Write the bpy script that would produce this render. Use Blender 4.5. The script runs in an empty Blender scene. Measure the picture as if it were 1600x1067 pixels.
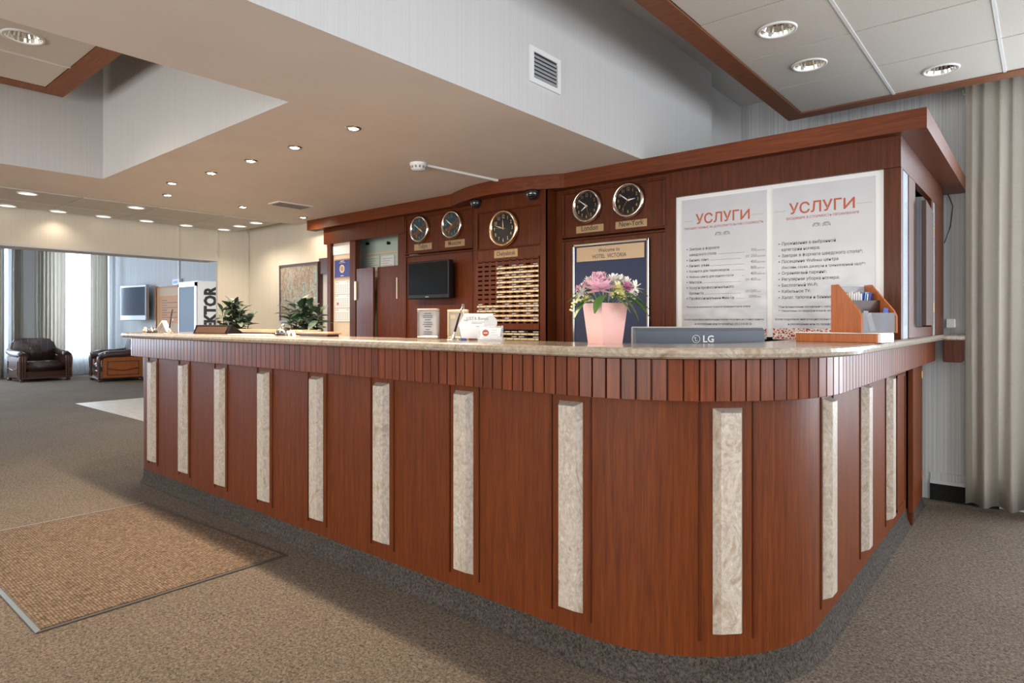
import bpy, bmesh, math, random
from mathutils import Vector, Matrix
random.seed(7)
PI = math.pi
S = bpy.context.scene
COL = S.collection

# ------------------------------------------------------------------ camera
cam_d = bpy.data.cameras.new('camera'); cam = bpy.data.objects.new('camera', cam_d); COL.objects.link(cam)
cam.location = (0, 0, 1.32); cam.rotation_euler = (PI/2, 0, math.radians(40.072))
cam_d.sensor_width = 36; cam_d.lens = 991.0/1600*36; cam_d.shift_y = -(533.5-503)/1600
cam_d.clip_start = .05; cam_d.clip_end = 200
S.camera = cam
# ------------------------------------------------------------------ world, light, exposure
W = bpy.data.worlds.new('sky'); S.world = W; W.use_nodes = True
bg = W.node_tree.nodes['Background']; bg.inputs[0].default_value = (.72, .86, 1, 1); bg.inputs[1].default_value = 1.6
S.view_settings.view_transform = 'Standard'; S.view_settings.look = 'None'
S.view_settings.gamma = 1; S.view_settings.use_curve_mapping = False; S.view_settings.exposure = 0.12
try:
    S.cycles.max_bounces = 8; S.cycles.diffuse_bounces = 4; S.cycles.sample_clamp_indirect = 4
    S.cycles.use_denoising = True
except Exception: pass

def area(name, loc, rot, sx, sy, power, color):
    d = bpy.data.lights.new(name, 'AREA'); d.shape = 'RECTANGLE'; d.size = sx; d.size_y = sy
    d.energy = power; d.color = color
    o = bpy.data.objects.new(name, d); o.location = loc; o.rotation_euler = rot; COL.objects.link(o); return o
# daylight through the lobby's windows (all of them real openings in the walls)
area('daylight_right_window', (1.45, 5.9, 1.75), (-PI/2, 0, 0), 2.5, 2.3, 210, (.84, .92, 1))
area('daylight_side_windows', (4.8, 1.0, 1.7), (0, PI/2, 0), 2.4, 6.0, 190, (.94, .96, 1))
area('daylight_entrance', (-1.5, -5.2, 1.3), (PI/2+.2, 0, 0), 8.0, 2.4, 360, (1, .94, .86))
area('daylight_lounge', (-18.9, .6, 1.9), (0, -PI/2, 0), 2.6, 10.4, 1000, (.70, .84, 1))

# ------------------------------------------------------------------ materials
def mat(name, color, rough=.6, metal=0, spec=.5, coat=0, trans=0, emit=None, estr=1, alpha=1):
    m = bpy.data.materials.new(name); m.use_nodes = True
    b = m.node_tree.nodes['Principled BSDF']
    b.inputs['Base Color'].default_value = (*color, 1); b.inputs['Roughness'].default_value = rough
    b.inputs['Metallic'].default_value = metal; b.inputs['Specular IOR Level'].default_value = spec
    b.inputs['Coat Weight'].default_value = coat; b.inputs['Coat Roughness'].default_value = .12
    b.inputs['Transmission Weight'].default_value = trans; b.inputs['Alpha'].default_value = alpha
    if emit: b.inputs['Emission Color'].default_value = (*emit, 1); b.inputs['Emission Strength'].default_value = estr
    return m
def tex(m, kind, scale=(1, 1, 1), coord='Object', **kw):
    nt = m.node_tree; tc = nt.nodes.new('ShaderNodeTexCoord'); mp = nt.nodes.new('ShaderNodeMapping')
    mp.inputs['Scale'].default_value = scale; nt.links.new(tc.outputs[coord], mp.inputs[0])
    t = nt.nodes.new(kind); nt.links.new(mp.outputs[0], t.inputs['Vector'])
    for k, v in kw.items():
        if k in t.inputs: t.inputs[k].default_value = v
        else: setattr(t, k, v)
    return t
def shift(m, *ts):
    nt = m.node_tree; oi = nt.nodes.new('ShaderNodeObjectInfo'); mu = nt.nodes.new('ShaderNodeMath'); mu.operation = 'MULTIPLY'; mu.inputs[1].default_value = 37.0
    cb = nt.nodes.new('ShaderNodeCombineXYZ'); nt.links.new(oi.outputs['Random'], mu.inputs[0])
    for k in range(3): nt.links.new(mu.outputs[0], cb.inputs[k])
    for t in ts: nt.links.new(cb.outputs[0], t.inputs['Vector'].links[0].from_node.inputs['Location'])
def ramp(m, fac, stops, interp='LINEAR'):
    nt = m.node_tree; r = nt.nodes.new('ShaderNodeValToRGB'); r.color_ramp.interpolation = interp
    e = r.color_ramp.elements
    while len(e) < len(stops): e.new(.5)
    for i, (p, c) in enumerate(stops): e[i].position = p; e[i].color = (*c, 1)
    nt.links.new(fac, r.inputs[0]); return r.outputs[0]
def base(m, out): m.node_tree.links.new(out, m.node_tree.nodes['Principled BSDF'].inputs['Base Color'])
def mix(m, a, b, fac, mode='MIX'):
    n = m.node_tree.nodes.new('ShaderNodeMix'); n.data_type = 'RGBA'; n.blend_type = mode
    L = m.node_tree.links
    if isinstance(fac, (int, float)): n.inputs[0].default_value = fac
    else: L.new(fac, n.inputs[0])
    L.new(a, n.inputs[6]); L.new(b, n.inputs[7]); return n.outputs[2]
def bump(m, fac, strength=.3, dist=.002):
    nt = m.node_tree; b = nt.nodes.new('ShaderNodeBump'); b.inputs['Strength'].default_value = strength
    b.inputs['Distance'].default_value = dist; nt.links.new(fac, b.inputs['Height'])
    nt.links.new(b.outputs[0], nt.nodes['Principled BSDF'].inputs['Normal'])

def wood(name, c1, c2, rough=.32, coat=.25, vert=True, rnd=False):
    m = mat(name, c1, rough, coat=coat, spec=.2)
    sc = (26, 26, 1.3) if vert else (1.3, 26, 26)
    t = tex(m, 'ShaderNodeTexNoise', sc, 'Object', Scale=2.2, Detail=9, Roughness=.62, Distortion=.5)
    f = tex(m, 'ShaderNodeTexNoise', (160, 160, 5) if vert else (5, 160, 160), 'Object', Scale=2, Detail=4)
    c = ramp(m, t.outputs[0], [(.3, c2), (.68, c1)])
    g = ramp(m, f.outputs[0], [(.35, (.62, .6, .58)), (.55, (1, 1, 1))])
    out = mix(m, c, g, .75, 'MULTIPLY')
    if rnd:
        shift(m, t, f)
        oi = m.node_tree.nodes.new('ShaderNodeObjectInfo')
        h = ramp(m, oi.outputs['Random'], [(0, (.72, .68, .66)), (.5, (1, 1, 1)), (1, (1.0, .9, .82))])
        out = mix(m, out, h, 1, 'MULTIPLY')
    base(m, out); bump(m, f.outputs[0], .12, .001)
    return m
M = {}
M['wood'] = wood('mahogany_veneer', (.115, .025, .0055), (.060, .013, .0035), rough=.40, coat=.03)
M['wood_panel'] = wood('mahogany_counter_panel', (.165, .037, .0055), (.098, .020, .0036), rough=.48, coat=.0)
M['slat'] = wood('mahogany_slat', (.22, .053, .014), (.11, .025, .008), rough=.38, coat=.12, rnd=True)
M['wood_h'] = wood('mahogany_cornice', (.165, .040, .011), (.095, .022, .007), vert=False, rough=.42, coat=.05)
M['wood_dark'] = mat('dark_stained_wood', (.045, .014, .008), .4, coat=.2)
M['wood_orange'] = wood('orange_beech_veneer', (.50, .155, .04), (.38, .105, .025), rough=.4, coat=.1)
M['wood_light'] = wood('pale_wood', (.55, .36, .20), (.42, .26, .14), vert=False)
M['frame_wood'] = wood('brown_ceiling_frame', (.27, .105, .05), (.20, .072, .034), vert=False, rough=.5, coat=0)
def marble(name, horiz):
    m = mat(name, (.6, .5, .4), .22 if horiz else .38, coat=.5 if horiz else .15)
    sc = (1, 1, 1) if horiz else (1.6, 1.6, .8)
    t = tex(m, 'ShaderNodeTexNoise', sc, 'Object', Scale=6, Detail=10, Roughness=.7, Distortion=2.2)
    v = tex(m, 'ShaderNodeTexVoronoi', (1, 1, .7), 'Object', Scale=38)
    p = tex(m, 'ShaderNodeTexNoise', (1, 1, 1), 'Object', Scale=70, Detail=3)
    if not horiz: shift(m, t, v, p)
    a = ramp(m, t.outputs[0], [(.30, (.30, .225, .16)), (.42, (.46, .38, .30)), (.5, (.56, .50, .43)), (.56, (.42, .35, .28)), (.64, (.60, .55, .49)), (.72, (.40, .32, .25))])
    if horiz: a = mix(m, a, ramp(m, t.outputs[0], [(0, (.78, .76, .72)), (1, (.78, .76, .72))]), 1, 'MULTIPLY')
    b = ramp(m, v.outputs[0], [(.02, (1.3, 1.28, 1.27)), (.16, (1.12, 1.12, 1.12)), (.24, (.95, .94, .93)), (.5, (.88, .86, .84))])
    g = ramp(m, p.outputs[0], [(.3, (.8, .78, .76)), (.6, (1.05, 1.05, 1.05))])
    base(m, mix(m, mix(m, a, b, .6, 'MULTIPLY'), g, .8, 'MULTIPLY')); return m
M['marble'] = marble('beige_marble_top', True); M['marble_bar'] = marble('beige_marble_bar', False)
def carpet(name, c1, c2, sc=150):
    m = mat(name, c1, .95, spec=.15)
    t = tex(m, 'ShaderNodeTexNoise', (1, 1, 1), 'Object', Scale=sc, Detail=4, Roughness=.8, Distortion=.8)
    w = tex(m, 'ShaderNodeTexNoise', (1, 1, 1), 'Object', Scale=1.2, Detail=3)
    c = ramp(m, t.outputs[0], [(.38, c2), (.5, tuple((a+b)/2 for a, b in zip(c1, c2))), (.62, c1)])
    g = ramp(m, w.outputs[0], [(.3, (.9, .9, .9)), (.7, (1.05, 1.05, 1.05))])
    base(m, mix(m, c, g, 1, 'MULTIPLY')); bump(m, t.outputs[0], .8, .006); return m
M['carpet'] = carpet('brown_flecked_carpet', (.235, .188, .145), (.055, .044, .035), 85)
M['kick'] = carpet('dark_carpet_skirting', (.11, .092, .078), (.020, .017, .015), 95)
M['black_carpet'] = carpet('black_carpet_skirting', (.03, .03, .03), (.006, .006, .006))
M['light_floor'] = mat('pale_floor_boards', (.50, .44, .36), .45)
_t = tex(M['light_floor'], 'ShaderNodeTexNoise', (1, 9, 1), Scale=2.5, Detail=5); base(M['light_floor'], ramp(M['light_floor'], _t.outputs[0], [(.3, (.42, .36, .29)), (.7, (.55, .49, .41))]))
def matweave():
    m = mat('ribbed_brown_mat', (.3, .2, .14), .95, spec=.1)
    v = tex(m, 'ShaderNodeTexVoronoi', (1, 1.0, 1), 'Object', Scale=75, Randomness=.25)
    n = tex(m, 'ShaderNodeTexNoise', (1, 1, 1), 'Object', Scale=60, Detail=2)
    c = ramp(m, v.outputs[0], [(.15, (.37, .27, .19)), (.5, (.19, .135, .095)), (.75, (.06, .043, .032))])
    g = ramp(m, n.outputs[0], [(.35, (.75, .75, .75)), (.65, (1.1, 1.1, 1.1))])
    base(m, mix(m, c, g, 1, 'MULTIPLY')); bump(m, v.outputs[0], -.8, .004); return m
M['mat'] = matweave()
def wallpaper(name, c, stripes=150, amt=.9, s=.35):
    m = mat(name, c, .8, spec=.25)
    w = tex(m, 'ShaderNodeTexNoise', (stripes, stripes, .6), 'Object', Scale=1, Detail=3)
    g = ramp(m, w.outputs[0], [(.38, (amt, amt, amt)), (.6, (1, 1, 1))])
    r = m.node_tree.nodes.new('ShaderNodeRGB'); r.outputs[0].default_value = (*c, 1)
    base(m, mix(m, r.outputs[0], g, 1, 'MULTIPLY')); bump(m, w.outputs[0], s, .002); return m
M['wall_white'] = wallpaper('white_fine_striped_wallpaper', (.60, .59, .58), 170, .95, .2)
M['wall_stripe'] = wallpaper('grey_striped_wallpaper', (.60, .61, .62), 210, .74, .4)
M['wall_cream'] = wallpaper('cream_wallpaper', (.66, .60, .50), 170, .95, .2)
M['ceiling'] = mat('bounce_tinted_ceiling', (.8, .68, .58), .75, spec=.2)  # warm bounce light from the carpet is put into this base colour
_t = tex(M['ceiling'], 'ShaderNodeTexNoise', (1, 1, 1), Scale=2.5, Detail=4); base(M['ceiling'], ramp(M['ceiling'], _t.outputs[0], [(.3, (.76, .67, .595)), (.7, (.80, .715, .64))]))
M['upper'] = mat('upper_ceiling_paint', (.6, .58, .56), .8)
M['tile'] = mat('mineral_ceiling_tile', (.64, .60, .54), .85, spec=.15)
_t = tex(M['tile'], 'ShaderNodeTexNoise', (1, 1, 1), Scale=220, Detail=3); base(M['tile'], ramp(M['tile'], _t.outputs[0], [(.35, (.55, .51, .45)), (.55, (.66, .62, .56))])); bump(M['tile'], _t.outputs[0], .5, .002)
M['white'] = mat('white_plastic', (.78, .78, .77), .35)
M['paper'] = mat('white_paper', (.80, .80, .80), .6)
M['cream_paper'] = mat('cream_board', (.72, .58, .44), .6)
M['print_grey'] = mat('printed_grey', (.34, .34, .36), .6)
M['menu_brown'] = mat('brown_menu_board', (.05, .022, .012), .5)
M['pale_green_paper'] = mat('pale_green_paper', (.62, .68, .58), .6)
M['beige_sheet'] = mat('beige_sheet', (.40, .36, .31), .6)
M['ink'] = mat('dark_ink', (.035, .03, .03), .5)
M['ink_grey'] = mat('grey_ink', (.25, .22, .21), .5)
M['ink_orange'] = mat('orange_red_ink', (.42, .08, .03), .5)
M['ink_white'] = mat('white_ink', (.85, .85, .85), .5)
M['brass'] = mat('brass', (.62, .42, .17), .28, 1)
M['brass_plate'] = mat('brushed_brass_plate', (.36, .235, .115), .42, .35)
M['title_brass'] = mat('dull_brass_title', (.42, .31, .20), .42, .35)
M['brass_light'] = mat('pale_brass_strip', (.62, .52, .32), .4, .45)
M['chrome'] = mat('chrome', (.75, .75, .75), .12, 1)
M['silver'] = mat('satin_silver', (.55, .56, .58), .3, .8)
M['black'] = mat('black_plastic', (.010, .010, .011), .35, spec=.3)
M['screen'] = mat('black_screen', (.004, .005, .006), .2, spec=.2)
M['dome'] = mat('smoked_dome', (.01, .01, .012), .06, coat=1)
M['navy'] = mat('navy_blue_felt', (.018, .028, .075), .7)
M['navy_print'] = mat('navy_print', (.03, .035, .20), .5)
M['blue'] = mat('blue_card', (.05, .09, .38), .5)
M['lightblue'] = mat('light_blue_card', (.22, .42, .72), .5)
M['orange_door'] = mat('orange_door_panel', (.42, .24, .10), .5)
M['orange_print'] = mat('orange_print', (.46, .17, .03), .6)
M['green_wall'] = mat('pale_green_office_wall', (.50, .60, .53), .7)
M['glass'] = mat('clear_glass', (.9, .95, .95), .03, trans=1); M['glass'].node_tree.nodes['Principled BSDF'].inputs['IOR'].default_value = 1.1
M['acrylic'] = mat('clear_acrylic', (.95, .97, .97), .05, alpha=.25)
M['acrylic_grey'] = mat('smoked_acrylic', (.22, .23, .25), .1, alpha=.45)
M['mirror_glass'] = mat('sky_tinted_glass', (.62, .70, .78), .22, .6)  # pale blue base colour stands in for the sky's reflection
M['fridge_glass'] = mat('blue_grey_fridge_glass', (.14, .20, .28), .5, spec=.15)
M['monitor'] = mat('blue_grey_monitor_back', (.095, .115, .155), .38)
M['monitor_edge'] = mat('pale_monitor_edge', (.42, .43, .43), .35)
M['leather'] = mat('dark_brown_leather', (.060, .033, .028), .3, coat=.3)
_t = tex(M['leather'], 'ShaderNodeTexNoise', (1, 1, 1), Scale=9, Detail=5); bump(M['leather'], _t.outputs[0], .6, .02)
M['carved'] = mat('carved_dark_wood', (.075, .030, .018), .3, coat=.3)
M['drape'] = mat('linen_drape', (.6, .56, .5), .85, spec=.1)
_t = tex(M['drape'], 'ShaderNodeTexNoise', (3, 3, 30), Scale=9, Detail=4); base(M['drape'], ramp(M['drape'], _t.outputs[0], [(.35, (.60, .56, .50)), (.65, (.64, .60, .54))])); bump(M['drape'], _t.outputs[0], .3, .003)
def sheer():
    m = bpy.data.materials.new('white_sheer'); m.use_nodes = True; nt = m.node_tree; nt.nodes.clear()
    o = nt.nodes.new('ShaderNodeOutputMaterial'); a = nt.nodes.new('ShaderNodeMixShader'); b = nt.nodes.new('ShaderNodeMixShader')
    d = nt.nodes.new('ShaderNodeBsdfDiffuse'); t = nt.nodes.new('ShaderNodeBsdfTranslucent'); x = nt.nodes.new('ShaderNodeBsdfTransparent')
    d.inputs[0].default_value = t.inputs[0].default_value = (.85, .88, .92, 1)
    a.inputs[0].default_value = .55; b.inputs[0].default_value = .35
    nt.links.new(d.outputs[0], a.inputs[1]); nt.links.new(t.outputs[0], a.inputs[2])
    nt.links.new(a.outputs[0], b.inputs[1]); nt.links.new(x.outputs[0], b.inputs[2]); nt.links.new(b.outputs[0], o.inputs[0]); return m
M['sheer'] = sheer()
M['lamp_white'] = mat('downlight_glow', (1, 1, 1), .5, emit=(1, .88, .70), estr=9)
M['lamp_far'] = mat('streaked_downlight_lens', (.8, .8, .75), .3, emit=(1, .92, .78), estr=1.6)
M['lamp_spot'] = mat('halogen_glow', (1, 1, 1), .5, emit=(1, .86, .66), estr=60)
M['reflector'] = mat('ribbed_reflector', (.80, .80, .74), .18, 1)
M['leaf'] = mat('dark_green_leaf', (.045, .085, .035), .4, spec=.35)
_oi = M['leaf'].node_tree.nodes.new('ShaderNodeObjectInfo'); base(M['leaf'], ramp(M['leaf'], _oi.outputs['Random'], [(0, (.018, .040, .02)), (.5, (.055, .10, .055)), (.75, (.14, .20, .15)), (1, (.34, .40, .33))]))  # palest stops put leaf highlights into the colour
M['leaf_fresh'] = mat('fresh_green_leaf', (.12, .24, .06), .4)
M['stem'] = mat('brown_stem', (.10, .07, .035), .7)
M['pot_pink'] = mat('pink_pot', (.80, .45, .41), .35)
M['petal_pink'] = mat('pink_petal', (.84, .54, .64), .6); M['petal_white'] = mat('white_petal', (.88, .86, .80), .6)
M['petal_yellow'] = mat('pale_yellow_petal', (.85, .80, .42), .6); M['petal_deep'] = mat('deep_pink_petal', (.62, .20, .38), .6)
M['terracotta'] = mat('brown_planter', (.12, .07, .045), .6)
def ornament():
    m = mat('red_brown_floral_print', (.7, .6, .5), .6)
    v = tex(m, 'ShaderNodeTexVoronoi', (1, 1, 1), 'Object', Scale=75, feature='DISTANCE_TO_EDGE')
    w = tex(m, 'ShaderNodeTexVoronoi', (1, 1, 1), 'Object', Scale=38)
    a = ramp(m, v.outputs[0], [(.10, (.70, .66, .62)), (.14, (.40, .07, .03))], 'CONSTANT')
    b = ramp(m, w.outputs[0], [(0, (.42, .06, .02)), (.22, (1, 1, 1))], 'CONSTANT')
    base(m, mix(m, a, b, 1, 'MULTIPLY')); return m
M['ornament'] = ornament()
def posterprint():
    m = mat('pale_grey_poster', (.6, .6, .62), .3, coat=.4)
    t = tex(m, 'ShaderNodeTexVoronoi', (3, 1, 5), 'Object', Scale=2.2, Randomness=.9); n = tex(m, 'ShaderNodeTexNoise', (1, 1, 1), 'Object', Scale=6, Detail=5)
    sep = m.node_tree.nodes.new('ShaderNodeSeparateXYZ'); g = tex(m, 'ShaderNodeTexGradient', (1, 1, 1), 'Object')
    m.node_tree.links.new(g.inputs[0].links[0].from_node.outputs[0], sep.inputs[0])
    # the printed picture of a room stands in the lower third of the sheet
    band = ramp(m, sep.outputs[2], [(0, (0, 0, 0)), (.08, (1, 1, 1)), (.28, (1, 1, 1)), (.42, (0, 0, 0))])
    im = ramp(m, t.outputs[0], [(0, (.58, .58, .60)), (.5, (.38, .38, .41)), (.9, (.48, .48, .51))])
    bs = ramp(m, n.outputs[0], [(.2, (.50, .50, .53)), (.8, (.56, .56, .59))])
    base(m, mix(m, bs, im, band)); return m
M['poster'] = posterprint()
def painting():
    m = mat('abstract_oil_paint', (.5, .4, .3), .6)
    t = tex(m, 'ShaderNodeTexNoise', (1.6, 1, .8), 'Object', Scale=8, Detail=9, Roughness=.75, Distortion=1.6)
    n = tex(m, 'ShaderNodeTexNoise', (1, 1, .4), 'Object', Scale=2.3, Detail=3)
    a = ramp(m, t.outputs[0], [(.28, (.04, .035, .03)), (.38, (.40, .35, .28)), (.46, (.22, .10, .05)), (.52, (.48, .44, .37)), (.6, (.10, .16, .18)), (.7, (.30, .28, .22))])
    b = ramp(m, n.outputs[0], [(.35, (.9, .85, .75)), (.6, (.55, .75, .8)), (.75, (.35, .5, .65))])
    base(m, mix(m, a, b, .7, 'MULTIPLY')); bump(m, t.outputs[0], .5, .004); return m
M['painting'] = painting()
def dial(name, teal):
    m = mat(name, (.012, .012, .014), .2, spec=.3, coat=.12)
    if teal:
        t = tex(m, 'ShaderNodeTexNoise', (1, 1, 1), 'Object', Scale=11, Detail=2)
        base(m, ramp(m, t.outputs[0], [(.35, (.015, .10, .13)), (.5, (.02, .04, .06)), (.62, (.14, .06, .03))]))
    return m
M['dial'] = dial('black_dial', False); M['dial_teal'] = dial('dark_teal_dial', True)

# ------------------------------------------------------------------ building helpers
ORG = {}
def origin(p): return ORG.get(p.name, Vector((0, 0, 0))) if p else Vector((0, 0, 0))
def tag(o, label=None, cat=None, group=None, kind=None):
    if label: o['label'] = label
    if cat: o['category'] = cat
    if group: o['group'] = group
    if kind: o['kind'] = kind
    return o
def thing(name, loc, label, cat, group=None, rz=0):
    o = bpy.data.objects.new(name, None); COL.objects.link(o); o.empty_display_size = .1
    o.location = loc; o.rotation_euler = (0, 0, rz); ORG[o.name] = Vector(loc)
    return tag(o, label, cat, group)
class MB:
    def __init__(s): s.b = bmesh.new()
    def box(s, x0, x1, y0, y1, z0, z1, mi=0, bev=0):
        r = bmesh.ops.create_cube(s.b, size=1)
        for v in r['verts']: v.co = Vector(((x0+x1)/2+v.co.x*(x1-x0), (y0+y1)/2+v.co.y*(y1-y0), (z0+z1)/2+v.co.z*(z1-z0)))
        fs = {f for v in r['verts'] for f in v.link_faces}
        for f in fs: f.material_index = mi
        if bev:
            es = {e for v in r['verts'] for e in v.link_edges}
            bmesh.ops.bevel(s.b, geom=list(es), offset=bev, segments=1, affect='EDGES')
        return s
    def cyl(s, c, r0, r1, h, axis='z', n=24, mi=0):
        m = {'z': Matrix(), 'x': Matrix.Rotation(PI/2, 4, 'Y'), 'y': Matrix.Rotation(-PI/2, 4, 'X')}[axis]
        mid = Vector(c) + (m @ Vector((0, 0, h/2)))
        r = bmesh.ops.create_cone(s.b, cap_ends=True, segments=n, radius1=r0, radius2=r1, depth=h, matrix=Matrix.Translation(mid) @ m)
        for f in {f for v in r['verts'] for f in v.link_faces}: f.material_index = mi
        return s
    def lathe(s, c, prof, axis='z', n=28, mi=0, smooth=True):
        m = {'z': Matrix(), 'x': Matrix.Rotation(PI/2, 4, 'Y'), 'y': Matrix.Rotation(PI/2, 4, 'X')}[axis]
        rings = []
        for r, h in prof:
            rings.append([s.b.verts.new(Vector(c) + m @ Vector((max(r, 1e-4)*math.cos(2*PI*i/n), max(r, 1e-4)*math.sin(2*PI*i/n), h))) for i in range(n)])
        for a, b in zip(rings, rings[1:]):
            for i in range(n):
                f = s.b.faces.new((a[i], a[(i+1) % n], b[(i+1) % n], b[i])); f.smooth = smooth; f.material_index = mi
        return s
    def tube(s, pts, r, n=8, mi=0, r1=None):
        pts = [Vector(p) for p in pts]; rings = []
        for i, p in enumerate(pts):
            d = (pts[min(i+1, len(pts)-1)] - pts[max(i-1, 0)]).normalized()
            u = d.cross(Vector((0, 0, 1))) if abs(d.z) < .95 else d.cross(Vector((1, 0, 0)))
            u.normalize(); v = d.cross(u); rr = r if r1 is None else r+(r1-r)*i/(len(pts)-1)
            rings.append([s.b.verts.new(p+(u*math.cos(2*PI*k/n)+v*math.sin(2*PI*k/n))*rr) for k in range(n)])
        for a, b in zip(rings, rings[1:]):
            for k in range(n):
                f = s.b.faces.new((a[k], a[(k+1) % n], b[(k+1) % n], b[k])); f.smooth = True; f.material_index = mi
        for q in (rings[0], rings[-1]):
            f = s.b.faces.new(q); f.material_index = mi
        return s
    def prism(s, poly, axis, a, b, mi=0):
        """extrude a 2-D outline; axis 'y': outline in x,z; axis 'x': in y,z; axis 'z': in x,y"""
        def P(u, v, w): return {'y': (u, w, v), 'x': (w, u, v), 'z': (u, v, w)}[axis]
        A = [s.b.verts.new(P(u, v, a)) for u, v in poly]; B = [s.b.verts.new(P(u, v, b)) for u, v in poly]
        n = len(poly); fs = [s.b.faces.new(A), s.b.faces.new(B[::-1])]
        for i in range(n): fs.append(s.b.faces.new((A[i], B[i], B[(i+1) % n], A[(i+1) % n])))
        for f in fs: f.material_index = mi
        return s
    def sphere(s, c, r, sc=(1, 1, 1), u=16, v=10, mi=0):
        q = bmesh.ops.create_uvsphere(s.b, u_segments=u, v_segments=v, radius=r)
        for w in q['verts']: w.co = Vector((w.co.x*sc[0]+c[0], w.co.y*sc[1]+c[1], w.co.z*sc[2]+c[2]))
        for f in {f for w in q['verts'] for f in w.link_faces}: f.smooth = True; f.material_index = mi
        return s
    def rot(s, ang, c, axis='Z'):
        bmesh.ops.rotate(s.b, cent=c, matrix=Matrix.Rotation(ang, 3, axis), verts=s.b.verts[:]); return s
    def mesh(s, name, off=Vector((0, 0, 0))):
        bmesh.ops.recalc_face_normals(s.b, faces=s.b.faces[:])
        me = bpy.data.meshes.new(name)
        if off.length: bmesh.ops.translate(s.b, vec=-off, verts=s.b.verts[:])
        s.b.to_mesh(me); s.b.free(); return me
    def build(s, name, m, parent=None, local=False, kind=None, label=None):
        off = Vector((0, 0, 0)) if (local or parent is None) else origin(parent)
        me = s.mesh(name, off)
        for k in (m if isinstance(m, (list, tuple)) else [m]): me.materials.append(M[k])
        o = bpy.data.objects.new(name, me); COL.objects.link(o)
        if parent: o.parent = parent; ORG[o.name] = off.copy()
        return tag(o, label, kind=kind)
def solo(mb, name, m, label, cat, group=None, loc=None, kind=None):
    """a thing that is one mesh; loc is its origin"""
    off = Vector(loc or (0, 0, 0)); me = mb.mesh(name, off)
    for k in (m if isinstance(m, (list, tuple)) else [m]): me.materials.append(M[k])
    o = bpy.data.objects.new(name, me); COL.objects.link(o); o.location = off; ORG[o.name] = off
    return tag(o, label, cat, group, kind)
def struct(mb, name, m): return mb.build(name, m, kind='structure')
def place(name, me, parent, loc, rz=0, m=None, rot=None, sc=None):
    o = bpy.data.objects.new(name, me); COL.objects.link(o); o.parent = parent; o.location = Vector(loc)-origin(parent)
    o.rotation_euler = rot or (0, 0, rz)
    if sc: o.scale = sc
    return o
def dup(root, loc, label=None, rz=None, group=None):
    r = root.copy(); COL.objects.link(r); r.location = loc; ORG[r.name] = Vector(loc)
    if rz is not None: r.rotation_euler = (0, 0, rz)
    if label: r['label'] = label
    if group: r['group'] = group
    for ch in list(root.children):
        c = ch.copy(); COL.objects.link(c); c.parent = r
        for g in ch.children:
            d = g.copy(); COL.objects.link(d); d.parent = c
    return r
_curve = None
def text(mb, body, size, x, z, y, align='CENTER', sx=1.0, mi=0, bold=0, M4=None):
    """lettering added to mb as flat geometry on a plane facing -y (x to the right, z up)"""
    cu = bpy.data.curves.new('lettering', 'FONT'); cu.body = body; cu.size = size; cu.align_x = align
    cu.resolution_u = 2; cu.offset = bold or size*.004
    ob = bpy.data.objects.new('lettering', cu); me = ob.to_mesh()
    mt = M4 or (Matrix.Translation((x, y, z)) @ Matrix.Rotation(PI/2, 4, 'X'))
    mt = mt @ Matrix.Diagonal((sx, 1, 1, 1))
    vs = [mb.b.verts.new(mt @ v.co) for v in me.vertices]
    for p in me.polygons:
        try: f = mb.b.faces.new([vs[i] for i in p.vertices]); f.material_index = mi
        except ValueError: pass
    ob.to_mesh_clear(); bpy.data.objects.remove(ob); bpy.data.curves.remove(cu)
    return mb

# ================================================================== SETTING
CZ = 2.357           # underside of the lowered ceiling
UZ = 3.24            # upper ceiling
struct(MB().box(-19.2, 5.2, -5.4, 6.3, -.1, 0), 'floor', 'carpet')
struct(MB().box(-12.0, -9.0, 3.30, 4.3, 0, .004), 'trim_1', 'light_floor')
struct(MB().box(-19.2, 5.2, -5.4, 6.3, UZ, UZ+.1), 'ceiling', 'upper')
lc = MB()
for x0, x1, y0, y1 in ((-2.73, -1.97, -5.2, 4.73), (-2.73, -2.08, 4.73, 5.65), (-5.23, -2.73, 1.61, 5.65), (-5.23, -2.73, -5.2, -2.2), (-6.12, -5.23, -5.2, 5.65)):
    lc.box(x0, x1, y0, y1, CZ, UZ)
lc.box(-7.16, -6.12, -5.2, 5.65, CZ+.10, UZ)
for f in lc.b.faces:
    f.normal_update()
    if f.normal.z < -.9: f.material_index = 1  # undersides take the bounce-tinted colour
struct(lc, 'ceiling_lowered', ['wall_white', 'ceiling'])
# back wall with the window beside the counter
bw = MB().box(-7.5, -.25, 5.65, 5.85, 0, UZ).box(-.25, 2.7, 5.65, 5.85, 0, .35).box(-.25, 2.7, 5.65, 5.85, 2.9, UZ).box(2.7, 5.2, 5.65, 5.85, 0, UZ)
struct(bw, 'wall_back', 'wall_stripe')
wf = MB()
for x in (-.25, .72, 1.7, 2.64): wf.box(x, x+.06, 5.70, 5.78, .35, 2.9)
for z in (.35, 2.0, 2.84): wf.box(-.25, 2.7, 5.71, 5.77, z, z+.06)
struct(wf, 'window_1', 'white')
# right wall, off frame, with windows
rw = MB()
for y0, y1 in ((-5.4, -2.2), (.4, 1.0), (3.6, 5.65)): rw.box(5.0, 5.2, y0, y1, 0, UZ)
rw.box(5.0, 5.2, -2.2, 3.6, 0, .5).box(5.0, 5.2, -2.2, 3.6, 2.95, UZ)
struct(rw, 'wall_right', 'wall_white')
fw = MB().box(-19.2, -5.8, -5.4, -5.3, 0, UZ).box(2.8, 5.2, -5.4, -5.3, 0, UZ).box(-5.8, 2.8, -5.4, -5.3, 2.9, UZ)
for x in (-3.6, -1.5, .6): fw.box(x-.05, x+.05, -5.4, -5.3, 0, 2.9)
struct(fw, 'wall_front', 'wall_white')
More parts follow.
